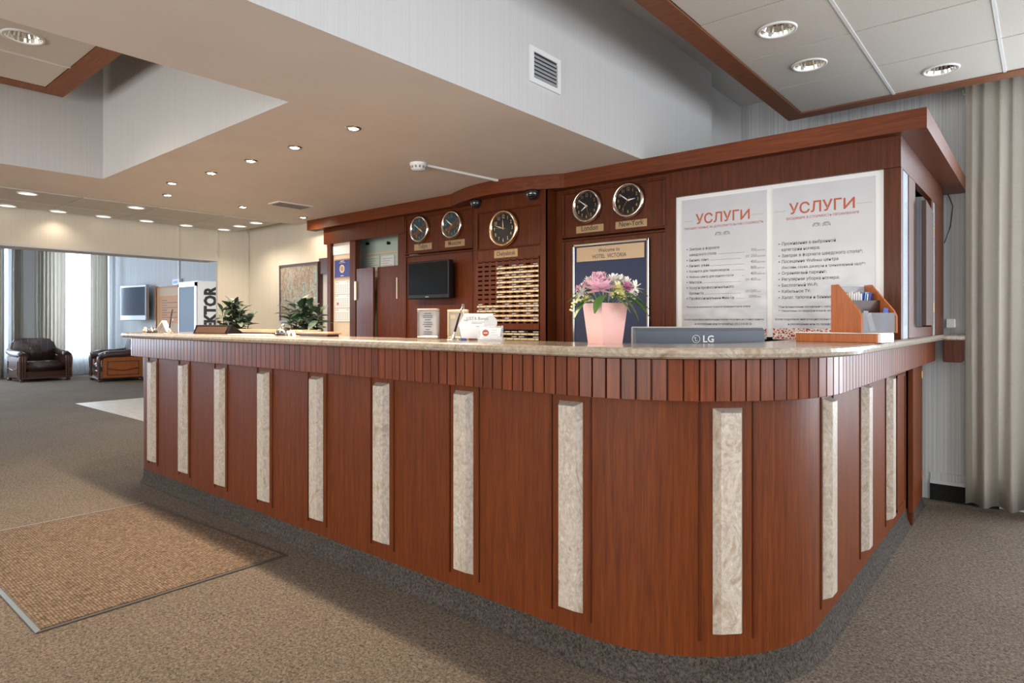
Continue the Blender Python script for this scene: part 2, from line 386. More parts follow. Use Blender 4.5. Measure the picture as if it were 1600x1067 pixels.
# far wall of the lobby with the wide opening to the lounge
lw = MB().box(-7.42, -7.16, -5.3, 3.343, 2.02, UZ).box(-7.20, -7.16, 3.343, 3.75, 0, UZ).box(-7.42, -7.16, -5.3, -3.0, 0, 2.02)
struct(lw, 'wall_left', 'wall_cream')
struct(MB().box(-7.165, -7.15, 2.90, 2.925, 2.02, 2.45).box(-7.165, -7.15, 3.325, 3.345, 2.02, 2.45).box(-7.165, -7.15, 3.68, 3.70, 0, 2.45), 'trim_2', 'wall_cream')
struct(MB().box(-7.43, -7.145, -5.3, 3.345, 2.005, 2.022), 'trim_3', 'wall_white')
pw = MB().box(-7.16, -5.69, 3.72, 3.82, 0, 2.46).box(-5.69, -5.54, 3.72, 3.82, 1.97, 2.46)
struct(pw, 'wall_painting', 'wall_cream')
struct(MB().box(-5.70, -5.55, 3.70, 3.73, 1.81, 1.97).box(-5.70, -5.68, 3.70, 3.73, 0, 1.81), 'trim_4', 'wood_dark')
struct(MB().box(-5.69, -5.55, 3.74, 3.78, 0, 1.81), 'door_1', 'wall_white')
# lounge
struct(MB().box(-19.2, -7.42, 6.0, 6.3, 0, UZ).box(-7.42, -7.38, 3.75, 6.3, 0, UZ), 'wall_lounge', 'wall_stripe')
lf = MB()
for y0, y1 in ((-5.4, -4.4), (-1.2, -.6), (1.8, 2.2), (3.72, 4.55), (5.78, 6.0)): lf.box(-18.8, -18.6, y0, y1, 0, UZ)
for y0, y1 in ((-4.4, -1.2), (-.6, 1.8), (2.2, 3.72), (4.55, 5.78)): lf.box(-18.8, -18.6, y0, y1, 0, .45)
struct(lf, 'wall_lounge_window', 'wall_white')
lwf = MB()
for y0, y1 in ((2.2, 3.72), (4.55, 5.78)):
    for y in (y0, (y0+y1)/2-.03, y1-.06): lwf.box(-18.75, -18.68, y, y+.06, .45, UZ)
struct(lwf, 'window_2', 'white')
# skirting and dado on the back wall
struct(MB().box(-.66, -.25, 5.625, 5.65, 0, .12), 'baseboard_back', 'black_carpet')
struct(MB().box(-.66, -.40, 5.63, 5.65, .12, .145), 'trim_5', 'wall_white')
struct(MB().box(-.66, -.40, 5.64, 5.65, .145, .20), 'trim_7', 'wall_stripe')
struct(MB().box(-.425, -.415, 5.635, 5.65, .12, UZ), 'trim_6', 'wall_white')

# ================================================================== CEILING RAFTS
tile_me = MB().box(-.291, .291, -.291, .291, 0, .012, bev=.003).mesh('tile'); tile_me.materials.append(M['tile'])
def holed(hr, ox, oy, w=.291):
    mb = MB(); b = mb.b; n = 32
    def ringv(f, z): return [b.verts.new((*f(2*PI*k/n), z)) for k in range(n)]
    def sq(a):
        c, s_ = math.cos(a), math.sin(a); m_ = max(abs(c), abs(s_)); return (w*c/m_, w*s_/m_)
    def ci(a): return (ox+hr*math.cos(a), oy+hr*math.sin(a))
    A = ringv(sq, 0); B = ringv(ci, 0); C = ringv(ci, .012); D = ringv(sq, .012)
    for p, q in ((A, B), (B, C), (C, D), (D, A)):
        for k in range(n): b.faces.new((p[k], p[(k+1) % n], q[(k+1) % n], q[k]))
    me = mb.mesh('tile'); me.materials.append(M['tile']); return me
hole_me = holed(.088, 0, 0)
def raft(name, x0, x1, y0, y1, z, nx, ny, gx, gy, label, w=.12, frame=True, group=None, holes=()):
    r = thing(name, (x0, y1, z), label, 'ceiling panel', group)
    if frame:
        MB().box(x0, x0+w, y0, y1, z, z+.10).build('frame_board', 'frame_wood', r)
        MB().box(x0+w, x1, y1-w, y1, z, z+.10).build('frame_board', 'frame_wood', r)
        MB().box(x1-w, x1, y0, y1-w, z, z+.10).build('frame_board', 'frame_wood', r)
        MB().box(x0+w, x1-w, y0, y0+w, z, z+.10).build('frame_board', 'frame_wood', r)
    b = MB().box(x0+.01, x1-.01, y0+.01, y1-.01, z+.088, z+.099); b.build('backing_board', 'upper', r)
    for i in range(nx):
        for j in range(ny):
            place('tile', hole_me if (i, j) in holes else tile_me, r, (gx+.295+.59*i, gy-.295-.59*j, z+.008))
    g = MB()
    for i in range(1, nx): g.box(gx+.59*i-.008, gx+.59*i+.008, gy-.59*ny, gy, z+.004, z+.012)
    g.build('grid_bar', 'white', r)
    return r
RZ = 2.842
raftR = raft('ceiling_raft', -1.49, 3.58, -1.11, 5.03, RZ, 8, 10, -1.37, 4.91, 'suspended tiled ceiling raft with brown frame over the right end of the counter', holes=((0, 1), (0, 2), (1, 0), (3, 2), (3, 5), (1, 5), (5, 3)))
raftL = raft('ceiling_raft', -5.10, -2.86, -1.05, 1.33, RZ, 4, 3, -5.08, 1.21, 'suspended tiled ceiling raft with brown frame inside the ceiling recess at left', holes=((1, 0), (2, 2), (1, 2)))
raftF = raft('ceiling_raft', -7.14, -6.12, -2.4, 3.52, CZ-.012, 1, 10, -6.72, 3.51, 'low cream tiled ceiling strip along the lounge opening', frame=False)
t2 = MB().box(-.195, .195, -.291, .291, 0, .012, bev=.003).mesh('tile'); t2.materials.append(M['tile'])
for j in range(10): place('tile', t2, raftF, (-6.72-.205, 3.51-.295-.59*j, CZ-.004))
# recessed downlights with ribbed reflectors
def downlight(loc, r, power, label, group, color=(1, .86, .68), bright='lamp_white', reach=140, flat=False):
    t = thing('downlight', loc, label, 'light', group)
    MB().lathe((0, 0, 0), [(r*.84, .001), (r*.86, -.008), (r*.97, -.007), (r, .0)], n=36).build('trim_ring', 'white', t, local=True)
    if flat:
        MB().lathe((0, 0, 0), [(r*.85, -.003), (r*.5, -.0045), (0, -.005)], n=32).build('lens', bright, t, local=True)
    else:
        me = MB(); n = 48; rings = []
        for rr, h in ((.86, 0), (.80, .02), (.66, .045), (.40, .062)):
            rings.append([me.b.verts.new((r*rr*(1-.035*(k % 2))*math.cos(2*PI*k/n), r*rr*(1-.035*(k % 2))*math.sin(2*PI*k/n), h)) for k in range(n)])
        for p, q in zip(rings, rings[1:]):
            for k in range(n): me.b.faces.new((p[k], p[(k+1) % n], q[(k+1) % n], q[k]))
        me.build('reflector', 'reflector', t, local=True)
        MB().lathe((0, 0, 0), [(r*.40, .061), (r*.2, .055), (0, .052)], n=20).build('bulb', bright, t, local=True)
    if power:
        d = bpy.data.lights.new('downlight_lamp', 'SPOT'); d.energy = power; d.color = color; d.spot_size = math.radians(reach); d.spot_blend = .8
        d.shadow_soft_size = r*.4
        o = bpy.data.objects.new('downlight_lamp', d); COL.objects.link(o); o.parent = t; o.location = (0, 0, -.03)
    return t
# raft lamps need holes: the fittings hang just below the tile face
G1 = 'round downlights in the right ceiling raft'
TC = lambda i, j, gx, gy: (gx+.295+.59*i, gy-.295-.59*j)
for (i, j), l in (((0, 2), 'round ribbed downlight in the brown-framed right raft, nearest the white wall vent'), ((0, 1), 'round ribbed downlight in the corner of the brown-framed right raft'),
               ((1, 0), 'round ribbed downlight closest to the curtain in the right raft')):
    downlight((*TC(i, j, -1.37, 4.91), RZ+.008), .098, 9, l, G1)
for (i, j), l in (((3, 2), 'downlight of the right raft outside the picture, level with the curtain'), ((3, 5), 'downlight of the right raft outside the picture, over the camera side'), ((1, 5), 'downlight of the right raft outside the picture, nearest the lobby'), ((5, 3), 'downlight of the right raft outside the picture, furthest right')):
    downlight((*TC(i, j, -1.37, 4.91), RZ+.008), .098, 16, l, G1)
downlight((*TC(1, 0, -5.08, 1.21), RZ+.008), .098, 14, 'round ribbed downlight in the brown-framed left raft', 'round downlights in the left ceiling raft')
for (i, j), l in (((2, 2), 'left raft downlight outside the picture, on its right side'), ((1, 2), 'left raft downlight outside the picture, on its left side')): downlight((*TC(i, j, -5.08, 1.21), RZ+.008), .098, 20, l, 'round downlights in the left ceiling raft')
G2 = 'round downlights in the strip by the lounge opening'
far = [(-6.24, 1.39, 'near left'), (-6.26, 2.19, 'mid'), (-6.26, 2.90, 'far'), (-6.27, 3.33, 'last'), (-6.62, 3.33, 'x'), (-7.03, 1.42, ''), (-7.03, 1.80, ''), (-7.03, 2.17, ''), (-7.01, 2.55, ''), (-7.01, 2.94, ''), (-7.0, 3.34, '')]
names = ['downlight in the cream strip, furthest left of the row nearer the counter', 'downlight in the cream strip, nearer row, second from the left', None,
         'downlight in the cream strip, nearer row, at the right end by the painting wall', 'downlight in the cream strip between the two rows at the right end',
         'downlight at the left picture edge in the row over the lounge opening', 'brightest downlight in the row over the lounge opening, left part', 'third downlight from left in the row over the lounge opening',
         'fourth downlight from left in the row over the lounge opening', 'fifth downlight from left in the row over the lounge opening', 'rightmost downlight in the row over the lounge opening']
for (x, y, _), l in zip(far, names):
    if l: downlight((x, y, CZ-.006), .072, 3 if 'brightest' in l else (16 if x > -6.9 else 0), l, G2, bright='lamp_far', flat=True)
for x, y, l in ((-9.0, 4.2, 'added lounge lamp out of view, nearest the lobby'), (-11.5, 1.5, 'added lounge lamp out of view, in the middle of the lounge'), (-15.0, 3.0, 'added lounge lamp out of view, above the armchairs')):
    downlight((x, y, UZ), .12, 260 if x > -10 else 75, l, 'added lounge lamps out of view', flat=True, color=(1, .95, .88), reach=165)  # added lamps above the view, brighten the display stand, floor and armchairs
# small halogen spots in the lowered ceiling
def spot(x, y, l, p=105):
    t = thing('ceiling_spotlight', (x, y, CZ), l, 'light', 'small spotlights in the lowered ceiling')
    MB().lathe((0, 0, 0), [(.024, -.003), (.028, -.007), (.040, -.006), (.043, 0)], n=24).build('trim_ring', 'chrome', t, local=True)
    MB().lathe((0, 0, 0), [(.026, -.004), (.018, -.007), (0, -.008)], n=20).build('bulb', 'lamp_spot', t, local=True)
    d = bpy.data.lights.new('spotlight_lamp', 'SPOT'); d.energy = p; d.color = (1, .80, .58); d.spot_size = math.radians(165); d.spot_blend = .7; d.shadow_soft_size = .025
    o = bpy.data.objects.new('spotlight_lamp', d); COL.objects.link(o); o.parent = t; o.location = (0, 0, -.02)
SP = [(-2.833, 2.05, 'starry spotlight over the counter, nearest to the smoke detector'), (-3.41, 2.05, 'starry spotlight over the counter, second from the smoke detector'), (-3.91, 2.04, 'starry spotlight over the counter, third along the row'),
      (-4.44, 2.03, 'starry spotlight over the counter, fourth along the row'), (-4.99, 1.99, 'spotlight at the far end of the row, close to the ceiling recess corner'),
      (-5.48, 2.15, 'spotlight between the ceiling recess and the cream tiled strip'), (-5.53, 2.81, 'spotlight left of the small ceiling vent'), (-5.62, 3.47, 'spotlight beside the left end of the wooden cornice')]
for k, (x, y, l) in enumerate(SP): spot(x, y, l, 84 if k < 5 else 12)

# vents, smoke detector, conduit
v = thing('wall_vent', (-1.97, 2.60, 2.61), 'white square louvred vent on the white bulkhead', 'vent')
MB().box(-1.97, -1.958, 2.47, 2.50, 2.52, 2.70).box(-1.97, -1.958, 2.70, 2.73, 2.52, 2.70).box(-1.97, -1.958, 2.50, 2.70, 2.52, 2.545).box(-1.97, -1.958, 2.50, 2.70, 2.675, 2.70).build('frame', 'white', v)
MB().box(-1.9695, -1.966, 2.50, 2.70, 2.545, 2.675).build('backing', 'black', v)
for i in range(6):
    z = 2.553+i*.02
    MB().prism([(-1.9655, z), (-1.9575, z-.006), (-1.9575, z+.0), (-1.9655, z+.013)], 'y', 2.502, 2.698).build('slat', 'print_grey', v)
v = thing('ceiling_vent', (-5.12, 3.02, CZ), 'small rectangular vent in the lowered ceiling by the cornice', 'vent')
MB().box(-5.20, -5.02, 2.87, 3.20, CZ-.008, CZ).build('frame', 'ceiling', v)
MB().box(-5.18, -5.04, 2.89, 3.18, CZ-.0095, CZ-.008).build('backing', 'ink_grey', v)
for i in range(5): MB().box(-5.172+i*.027, -5.162+i*.027, 2.895, 3.175, CZ-.016, CZ-.0095).build('slat', 'ink_grey', v)
sd = thing('smoke_detector', (-3.14, 2.78, CZ), 'round white smoke detector on the lowered ceiling', 'smoke detector')
MB().lathe((0, 0, 0), [(.055, 0), (.056, -.014), (.050, -.018), (.047, -.036), (.038, -.046), (0, -.048)], n=28).build('housing', 'white', sd, local=True)
for k in range(12):
    a = k*PI/6; MB().box(.0465, .0505, -.006, .006, -.036, -.021).rot(a, (0, 0, 0)).build('sensor_slot', 'ink_grey', sd, local=True)
solo(MB().box(-.0125, .0125, 0, .64, -.014, 0).rot(-.10, (0, 0, 0)), 'cable_duct', 'white', 'white cable duct from smoke detector to the cornice', 'cable duct').location = (-3.125, 2.835, CZ)
solo(MB().box(-4.62, -4.585, 1.12, 1.56, UZ-.03, UZ), 'ceiling_batten', 'white', 'pale batten on the upper ceiling beside the left raft', 'cable duct', loc=(-4.6, 1.3, UZ))

# ================================================================== COUNTER
AX, AY, AR = -1.36, 2.72, .67        # big corner
LX, LY, LR = -5.68, 2.17, .12        # small left corner
YEND, YLEFT = 5.42, 3.0
def path(off):
    """outline of the counter front at outward offset off: list of (x, y, nx, ny)"""
    P = [(LX-LR-off, YLEFT, -1, 0)]
    for k in range(0, 9):
        a = PI+k/8*PI/2; P.append((LX+(LR+off)*math.cos(a), LY+(LR+off)*math.sin(a), math.cos(a), math.sin(a)))
    for k in range(0, 33):
        a = -PI/2+k/32*PI/2; P.append((AX+(AR+off)*math.cos(a), AY+(AR+off)*math.sin(a), math.cos(a), math.sin(a)))
    P.append((AX+AR+off, YEND, 1, 0)); return P
def sweep(prof, i0=0, i1=None, mb=None, closed=True):
    """sweep the profile [(offset, z), ...] along the counter outline"""
    mb = mb or MB(); cols = []
    for off, z in prof:
        cols.append([(x, y, z) for x, y, _, _ in path(off)][i0:i1])
    n = len(cols[0]); k = len(prof)
    vs = [[mb.b.verts.new(c[j]) for c in cols] for j in range(n)]
    for j in range(n-1):
        for q in range(k if closed else k-1):
            f = mb.b.faces.new((vs[j][q], vs[j+1][q], vs[j+1][(q+1) % k], vs[j][(q+1) % k]))
    if closed:
        mb.b.faces.new(vs[0]); mb.b.faces.new(vs[-1][::-1])
    return mb
def at_len(off, s0):
    P = path(off); s = 0
    for a, b in zip(P, P[1:]):
        l = math.hypot(b[0]-a[0], b[1]-a[1])
        if s+l >= s0:
            t = (s0-s)/l; nx = a[2]+(b[2]-a[2])*t; ny = a[3]+(b[3]-a[3])*t; h = math.hypot(nx, ny)
            return a[0]+(b[0]-a[0])*t, a[1]+(b[1]-a[1])*t, nx/h, ny/h
        s += l
    return None
def total(off): P = path(off); return sum(math.hypot(b[0]-a[0], b[1]-a[1]) for a, b in zip(P, P[1:]))
TOP = 1.232
ct = thing('reception_counter', (-3.5, 2.3, 0), 'long curved mahogany reception counter with marble bars and marble top', 'counter')
KL = sweep([(0, .112), (.004, .05), (.02, .008), (.03, 0), (-.05, 0), (-.05, .112)]); KL.build('carpet_skirting', 'kick', ct)
nA = 42
sweep([(0, .112), (0, 1.19), (-.03, 1.19), (-.03, .112)], 0, 43).build('front_panel', 'wood_panel', ct)
MB().box(-.72, -.69, AY, 4.36, .112, 1.19).build('side_panel', 'wood_panel', ct)
sweep([(0, 1.043), (.074, 1.043), (.074, 1.19), (0, 1.19)], 0, None).build('fascia_board', 'wood', ct)
# slats of the fascia, one by one
sl = MB().box(-.0245, .0245, -.013, .001, -.0735, .0735, bev=.002); sl_me = sl.mesh('slat'); sl_me.materials.append(M['slat'])
pitch = .0538; nS = int(total(.08)/pitch)
s = .03
while True:
    q = at_len(.076, s)
    if not q or q[1] > YEND-.02 : break
    x, y, nx, ny = q
    if not (nx < -.9 and y > 2.45):
        place('slat', sl_me, ct, (x, y, 1.1165), math.atan2(ny, nx)+PI/2)
    s += pitch
    if s > 12: break
# marble top in slabs with fine joints
def slab(i0, i1, name='marble_slab'):
    pr = [(-.27, TOP-.038), (.145, TOP-.038), (.156, TOP-.032), (.160, TOP-.019), (.156, TOP-.006), (.147, TOP), (-.27, TOP)]
    return sweep(pr, i0, i1)
class _P: pass
_path0 = path
def path_cut(lo, hi):
    """outline between two arc lengths of the zero offset (same parameters on every offset)"""
    def f(off):
        P0 = _path0(0); P = _path0(off); out = []; s = 0
        for k in range(len(P0)-1):
            l = math.hypot(P0[k+1][0]-P0[k][0], P0[k+1][1]-P0[k][1]); a, b = s, s+l
            for e in ([0] if a >= lo and a < hi else []): out.append(P[k])
            for c in (lo, hi):
                if a < c < b or (c == hi and abs(b-hi) < 1e-9 and k == len(P0)-2):
                    t = (c-a)/l; out.append(tuple(P[k][m]+(P[k+1][m]-P[k][m])*t for m in range(4)))
            s = b
        return out
    return f
LT = total(0)
cuts = [.0, 1.0, 3.6, LT-2.22, LT-.9, LT]
for lo, hi in zip(cuts, cuts[1:]):
    path = path_cut(lo+.0008 if lo else 0.0, hi-.0008 if hi < LT else LT)
    m_ = slab(0, None)
    bmesh.ops.remove_doubles(m_.b, verts=m_.b.verts[:], dist=1e-5)
    m_.build('marble_slab', 'marble', ct)
path = _path0
sweep([(-.03, .76), (-.03, .80), (-.60, .80), (-.60, .76)], 10, 43).build('work_surface', 'wood', ct)
MB().box(-.72-.55, -.72, AY+.02, 3.68, .76, .80).build('work_surface', 'wood', ct)
# marble bars and the fine beads beside them
bar = MB(); b = bar.b
r = bmesh.ops.create_cube(b, size=1)
for v_ in r['verts']:
    v_.co.x *= .112; v_.co.z *= .816; v_.co.y = v_.co.y*.034
    if v_.co.y < 0: v_.co.x *= .66; v_.co.z *= .965
bmesh.ops.bevel(b, geom=[e for e in b.edges], offset=.0012, segments=1, affect='EDGES')
bar_me = bar.mesh('marble_bar'); bar_me.materials.append(M['marble_bar'])
bead_me = MB().box(-.0035, .0035, -.006, .002, -.43, .43, bev=.0015).mesh('bead'); bead_me.materials.append(M['wood'])
# bars along the front, one on the corner, three on the side
bars = [(-5.503+.5829*k, 2.05, 0, -1) for k in range(8)] + [(AX+AR*math.cos(-.77), AY+AR*math.sin(-.77), math.cos(-.77), math.sin(-.77))] + [(-.69, y, 1, 0) for y in (2.83, 3.53, 4.17)]
for x, y, nx, ny in bars:
    rz = math.atan2(ny, nx)+PI/2
    place('marble_bar', bar_me, ct, (x+nx*.016, y+ny*.016, .602), rz)
    for sgn in (-1, 1):
        k = sgn*.092
        if abs(nx) in (0, 1): px, py, ax, ay = x-ny*k, y+nx*k, nx, ny
        else:
            a = -.77+sgn*.092/AR*1.1; px, py, ax, ay = AX+AR*math.cos(a), AY+AR*math.sin(a), math.cos(a), math.sin(a)
        place('bead', bead_me, ct, (px, py, .60), math.atan2(ay, ax)+PI/2)
# cupboard end of the counter: fixed panel, door ajar, panel
def cup(y0, y1, name, x=-.69, z0=.14, z1=1.04):
    MB().box(x-.03, x, y0, y1, .112 if name != 'cupboard_door' else .10, 1.043, bev=.002).build(name, 'wood_panel', ct)
    m_ = MB(); w = .05
    for a in ((y0+w, y1-w, z0+.03, z0+.045), (y0+w, y1-w, z1-.06, z1-.045), (y0+w, y0+w+.015, z0+.03, z1-.045), (y1-w-.015, y1-w, z0+.03, z1-.045)):
        m_.box(x-.001, x+.006, *a)
    m_.build('panel_moulding', 'wood_panel', ct)
cup(4.37, 4.78, 'side_panel')
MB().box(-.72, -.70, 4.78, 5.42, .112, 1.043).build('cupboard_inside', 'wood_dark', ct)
dr = MB().box(-.03, 0, -.52, 0, 0, .965, bev=.002).build('cupboard_door', 'wood_panel', ct, local=True); dr.location = Vector((-.668, 5.31, .085))-origin(ct); dr.rotation_euler = (0, 0, .03)
dr['label'] = 'narrow cupboard door standing slightly ajar'
MB().box(-.0, .006, -.03, -.002, .14, .19).box(0, .006, -.03, -.002, .84, .89).build('hinge', 'brass', dr, local=True)
cup(5.32, 5.42, 'side_panel')
MB().box(-.72, -.66, 4.80, 4.87, 0, .112).build('plinth_block', 'wood', ct)
# bracket shelf on the wall
sb = thing('bracket_shelf', (-.51, 5.65, 1.1), 'small mahogany box shelf with marble top fixed to the striped wall', 'shelf')
MB().box(-.56, -.452, 5.44, 5.65, 1.035, 1.19, bev=.003).build('box', 'wood', sb)
MB().box(-.58, -.432, 5.425, 5.65, 1.19, 1.228, bev=.008).build('marble_top', 'marble', sb)

# ================================================================== BACK CABINET WALL
CY = 3.70
bc = thing('back_cabinet', (-3.0, 3.9, 0), 'mahogany panelled back wall unit with cornice behind the counter', 'cabinet')
# cornice, one swept board with a bowed middle
def corn(off):
    P = [(-5.79, CY-.08)]; n = 20; x0, x1 = -3.70, -2.57
    for k in range(n+1):
        t = k/n; P.append((x0+(x1-x0)*t, CY-.08-.155*math.sin(PI*t)))
    P.append((-.437, CY-.08)); P.append((-.437, 5.64)); return P
cp = corn(0); m_ = MB()
outer = cp; inner = [(-.60, 5.64), (-.60, CY+.10), (-5.79, CY+.10)]
poly = outer+inner
A = [m_.b.verts.new((x, y, CZ-.10)) for x, y in poly]; B = [m_.b.verts.new((x, y, CZ-.001)) for x, y in poly]
fA = m_.b.faces.new(A); fB = m_.b.faces.new(B[::-1])
for i in range(len(poly)): m_.b.faces.new((A[i], B[i], B[(i+1) % len(poly)], A[(i+1) % len(poly)]))
bmesh.ops.triangulate(m_.b, faces=[fA, fB])
m_.build('cornice', 'wood_h', bc)
zC = CZ-.10
MB().box(-5.60, -4.35, CY-.01, CY+.03, 2.105, zC).build('header_panel', 'wood', bc)
MB().box(-1.83, -.555, CY-.01, CY+.03, 2.10, zC).build('header_panel', 'wood', bc)
MB().box(-.585, -.555, CY+.03, 5.42, 2.10, zC).build('header_panel', 'wood', bc)
def stile(x0, x1, y0=CY-.004, z0=0, z1=zC, d=.05, m='wood'): return MB().box(x0, x1, y0, y0+d, z0, z1, bev=.002).build('stile', m, bc)
stile(-5.545, -5.485, CY-.006, 0, 2.105, .30); stile(-5.175, -5.085, CY, 0, 2.105); stile(-4.455, -4.352, CY, 0, 2.105)
stile(-3.52, -3.38, CY-.004); stile(-2.70, -2.64, CY-.004); stile(-1.845, -1.775, CY-.004, 0, zC)
stile(-.632, -.555, CY-.004, TOP+.001, 2.10)
# upper and lower panels with mouldings
def moulded(x0, x1, z0, z1, y=CY, name='panel', w=.014, back=.03):
    p = MB().box(x0, x1, y+.006, y+back, z0, z1).build(name, 'wood', bc)
    q = MB()
    for a in ((x0, x1, z1-w, z1), (x0, x1, z0, z0+w), (x0, x0+w, z0+w, z1-w), (x1-w, x1, z0+w, z1-w)):
        q.box(a[0], a[1], y-.008, y+.006, a[2], a[3], bev=.004)
    q.build('panel_moulding', 'wood', bc); return p
moulded(-4.35, -3.52, 1.915, 2.238); moulded(-4.35, -3.52, 0, 1.905)
moulded(-2.64, -1.845, 1.915, 2.238); moulded(-2.64, -1.845, 0, 1.905)
MB().box(-4.35, -3.38, CY+.002, CY+.03, 2.238, zC).build('header_panel', 'wood', bc)
MB().box(-2.70, -1.83, CY+.002, CY+.03, 2.238, zC).build('header_panel', 'wood', bc)
# projecting middle bay
MYB = 3.58
MB().box(-3.385, -3.375, MYB, CY, 0, zC).box(-2.71, -2.70, MYB+.001, CY, 0, zC).build('bay_side', 'wood', bc)
MB().box(-3.385, -3.365, MYB-.002, MYB+.02, 0, zC).box(-2.75, -2.70, MYB-.002, MYB+.02, 0, zC).build('stile', 'wood', bc)
MB().box(-3.365, -2.75, MYB, MYB+.02, 2.16, zC).build('header_panel', 'wood', bc)
moulded(-3.365, -2.75, 1.868, 2.16, MYB, w=.01)
MB().box(-3.365, -2.75, MYB, MYB+.02, 1.79, 1.868).build('rail', 'wood', bc)
MB().box(-3.365, -2.75, MYB+.09, MYB+.10, 0, 1.79).build('back_board', 'wood_dark', bc)
MB().box(-3.365, -2.75, MYB, MYB+.02, 0, 1.18).build('panel', 'wood', bc)
# poster bay backing
MB().box(-1.775, -.632, CY+.012, CY+.04, TOP+.002, 2.10).build('white_backing_board', 'white', bc, label='white backing board behind the two posters')
MB().box(-1.775, -1.0, CY, CY+.04, 0, 1.18).build('panel', 'wood', bc)
# side of the unit, facing the window
XS = -.555
MB().box(XS-.05, XS, CY+.05, CY+.055, TOP+.001, 2.10).build('stile', 'chrome', bc)
MB().box(XS-.012, XS-.004, CY+.055, 3.93, TOP+.001, 2.10).build('glass_strip', 'mirror_glass', bc)
for y0, y1 in ((3.93, 4.15), (4.80, 4.87), (5.0, 5.42)): MB().box(XS-.05, XS, y0, y1, TOP+.001, 2.10, bev=.002).build('stile', 'wood', bc)
MB().box(XS-.012, XS-.004, 4.87, 5.0, TOP+.001, 2.10).build('glass_strip', 'mirror_glass', bc)
MB().box(XS-.05, XS-.002, 4.15, 4.80, TOP+.001, 1.29).build('panel', 'wood', bc)
MB().box(XS-.30, XS-.28, 3.9, 5.1, TOP+.001, 2.2).build('back_board', 'wood_dark', bc)
lf_ = MB().box(0, .022, -.52, 0, 0, .70, bev=.002).build('shutter_leaf', 'wood_dark', bc, local=True); lf_.location = Vector((XS+.0, 4.70, 1.30))-origin(bc); lf_.rotation_euler = (0, 0, .05)
lf_.data.materials[0] = mat('grey_brown_laminate', (.10, .07, .062), .85, spec=.15)
MB().box(.0, .026, -.006, .012, .08, .14).box(0, .026, -.006, .012, .55, .61).build('hinge', 'brass', lf_, local=True)
# pass-through with two shutters, office behind
sh = []
for x0, x1, ang in ((-5.07, -4.775, -.10), (-4.75, -4.46, 0)):
    o = MB().box(0, x1-x0, 0, .022, 0, .73, bev=.002).build('shutter_leaf', 'wood', bc, local=True); o.location = Vector((x0, CY+.004, 1.10))-origin(bc); o.rotation_euler = (0, 0, ang)
    sh.append(o)
MB().box(-.022, .010, -.012, 0, .43, .61).build('hinge', 'brass_light', sh[0], local=True)
MB().box(.280, .292, -.008, 0, .43, .62).build('hinge', 'brass_light', sh[1], local=True)
MB().box(-5.085, -4.455, CY, CY+.03, 0, 1.10).build('panel', 'wood', bc)
# pin strip at the left end
MB().box(-5.485, -5.175, CY+.03, CY+.05, 0, 2.105).build('pin_board', 'cream_paper', bc, label='cream pin board at the left end')
MB().box(-5.485, -5.178, CY+.022, CY+.03, 1.99, 2.08).build('note_card', 'paper', bc)
# office behind the pass-through
OY = 3.95
struct(MB().box(-5.75, -4.25, OY, OY+.05, 0, CZ).box(-4.30, -4.25, 3.76, OY, 0, CZ), 'wall_office', 'green_wall')
area('office_fill_light', (-4.85, 3.84, CZ-.02), (0, 0, 0), .6, .12, 18, (.90, 1, .95))  # added light without a fixture, brightens the wall behind the pass-through
solo(MB().box(-5.44, -4.6, OY-.015, OY, 1.985, 2.005), 'notice_rail', 'cream_paper', 'thin rail above the papers seen through the pass-through', 'rail', loc=(-5.1, OY, 1.99))
for i, (x0, x1, z1, l) in enumerate(((-5.265, -5.02, 1.975, 'greenish printed list pinned in the office, left of the two'), (-4.99, -4.795, 1.965, 'white printed list pinned in the office, right of the two'))):
    p = thing('pinned_list', ((x0+x1)/2, OY-.01, 1.7), l, 'paper', 'printed lists on the office wall')
    MB().box(x0, x1, OY-.013, OY-.003, 1.62, z1).build('sheet', 'paper' if i else 'pale_green_paper', p)
    q = MB()
    for k in range(9): q.box(x0+.02, x1-.02-.03*(k % 3), OY-.0145, OY-.013, z1-.03-k*.022, z1-.0265-k*.022)
    q.build('printed_lines', 'ink_grey', p, kind='stuff')
for x, z, l in ((-5.205, 2.105, 'left dark round hook on the pale office wall'), (-4.875, 2.085, 'right dark round hook on the pale office wall')):
    solo(MB().cyl((x, OY-.02, z), .013, .013, .02, 'y', 16).cyl((x, OY-.025, z), .017, .017, .006, 'y', 16), 'wall_hook', 'black', l, 'hook', 'round hooks on the office wall', loc=(x, OY, z))

# key rack in the middle bay
kr = thing('key_rack', (-3.06, MYB, 1.3), 'wooden key rack of small slots with brass number strips below the large clock', 'key rack')
X0, X1 = -3.362, -2.757; cw = (X1-X0)/9
rack = MB(); zt = 1.782; rh = .0354
for r_ in range(14):
    za = zt-rh*r_
    rack.box(X0, X1, MYB-.004, MYB+.06, za-rh, za-rh+.0225)
    if r_ == 0: rack.box(X0, X1, MYB-.004, MYB+.06, za-.006, za+.006)
    for c in range(10): rack.box(X0+c*cw-(.011 if c else 0), X0+c*cw+(.011 if c < 9 else 0), MYB-.004, MYB+.05, za-rh+.0225, za)
rack.box(X0-.004, X1+.004, MYB-.008, MYB, zt+.004, zt+.012)
zb = zt-14*rh
rack.build('slot_board', 'wood', kr)
MB().box(X0, X1, MYB+.06, MYB+.07, zb, zt).build('back_board', 'black', kr)
MB().box(X0, X1, MYB-.004, MYB+.05, zb-.022, zb).build('rail', 'wood', kr)
low = MB()
for r_ in range(3): low.box(X0, X1, MYB-.004, MYB+.06, zb-.022-.036*(r_+1)-.006, zb-.022-.036*(r_+1)+.012)
low.build('slot_board', 'wood', kr); MB().box(X0, X1, MYB+.06, MYB+.07, 1.16, zb-.02).build('back_board', 'black', kr)
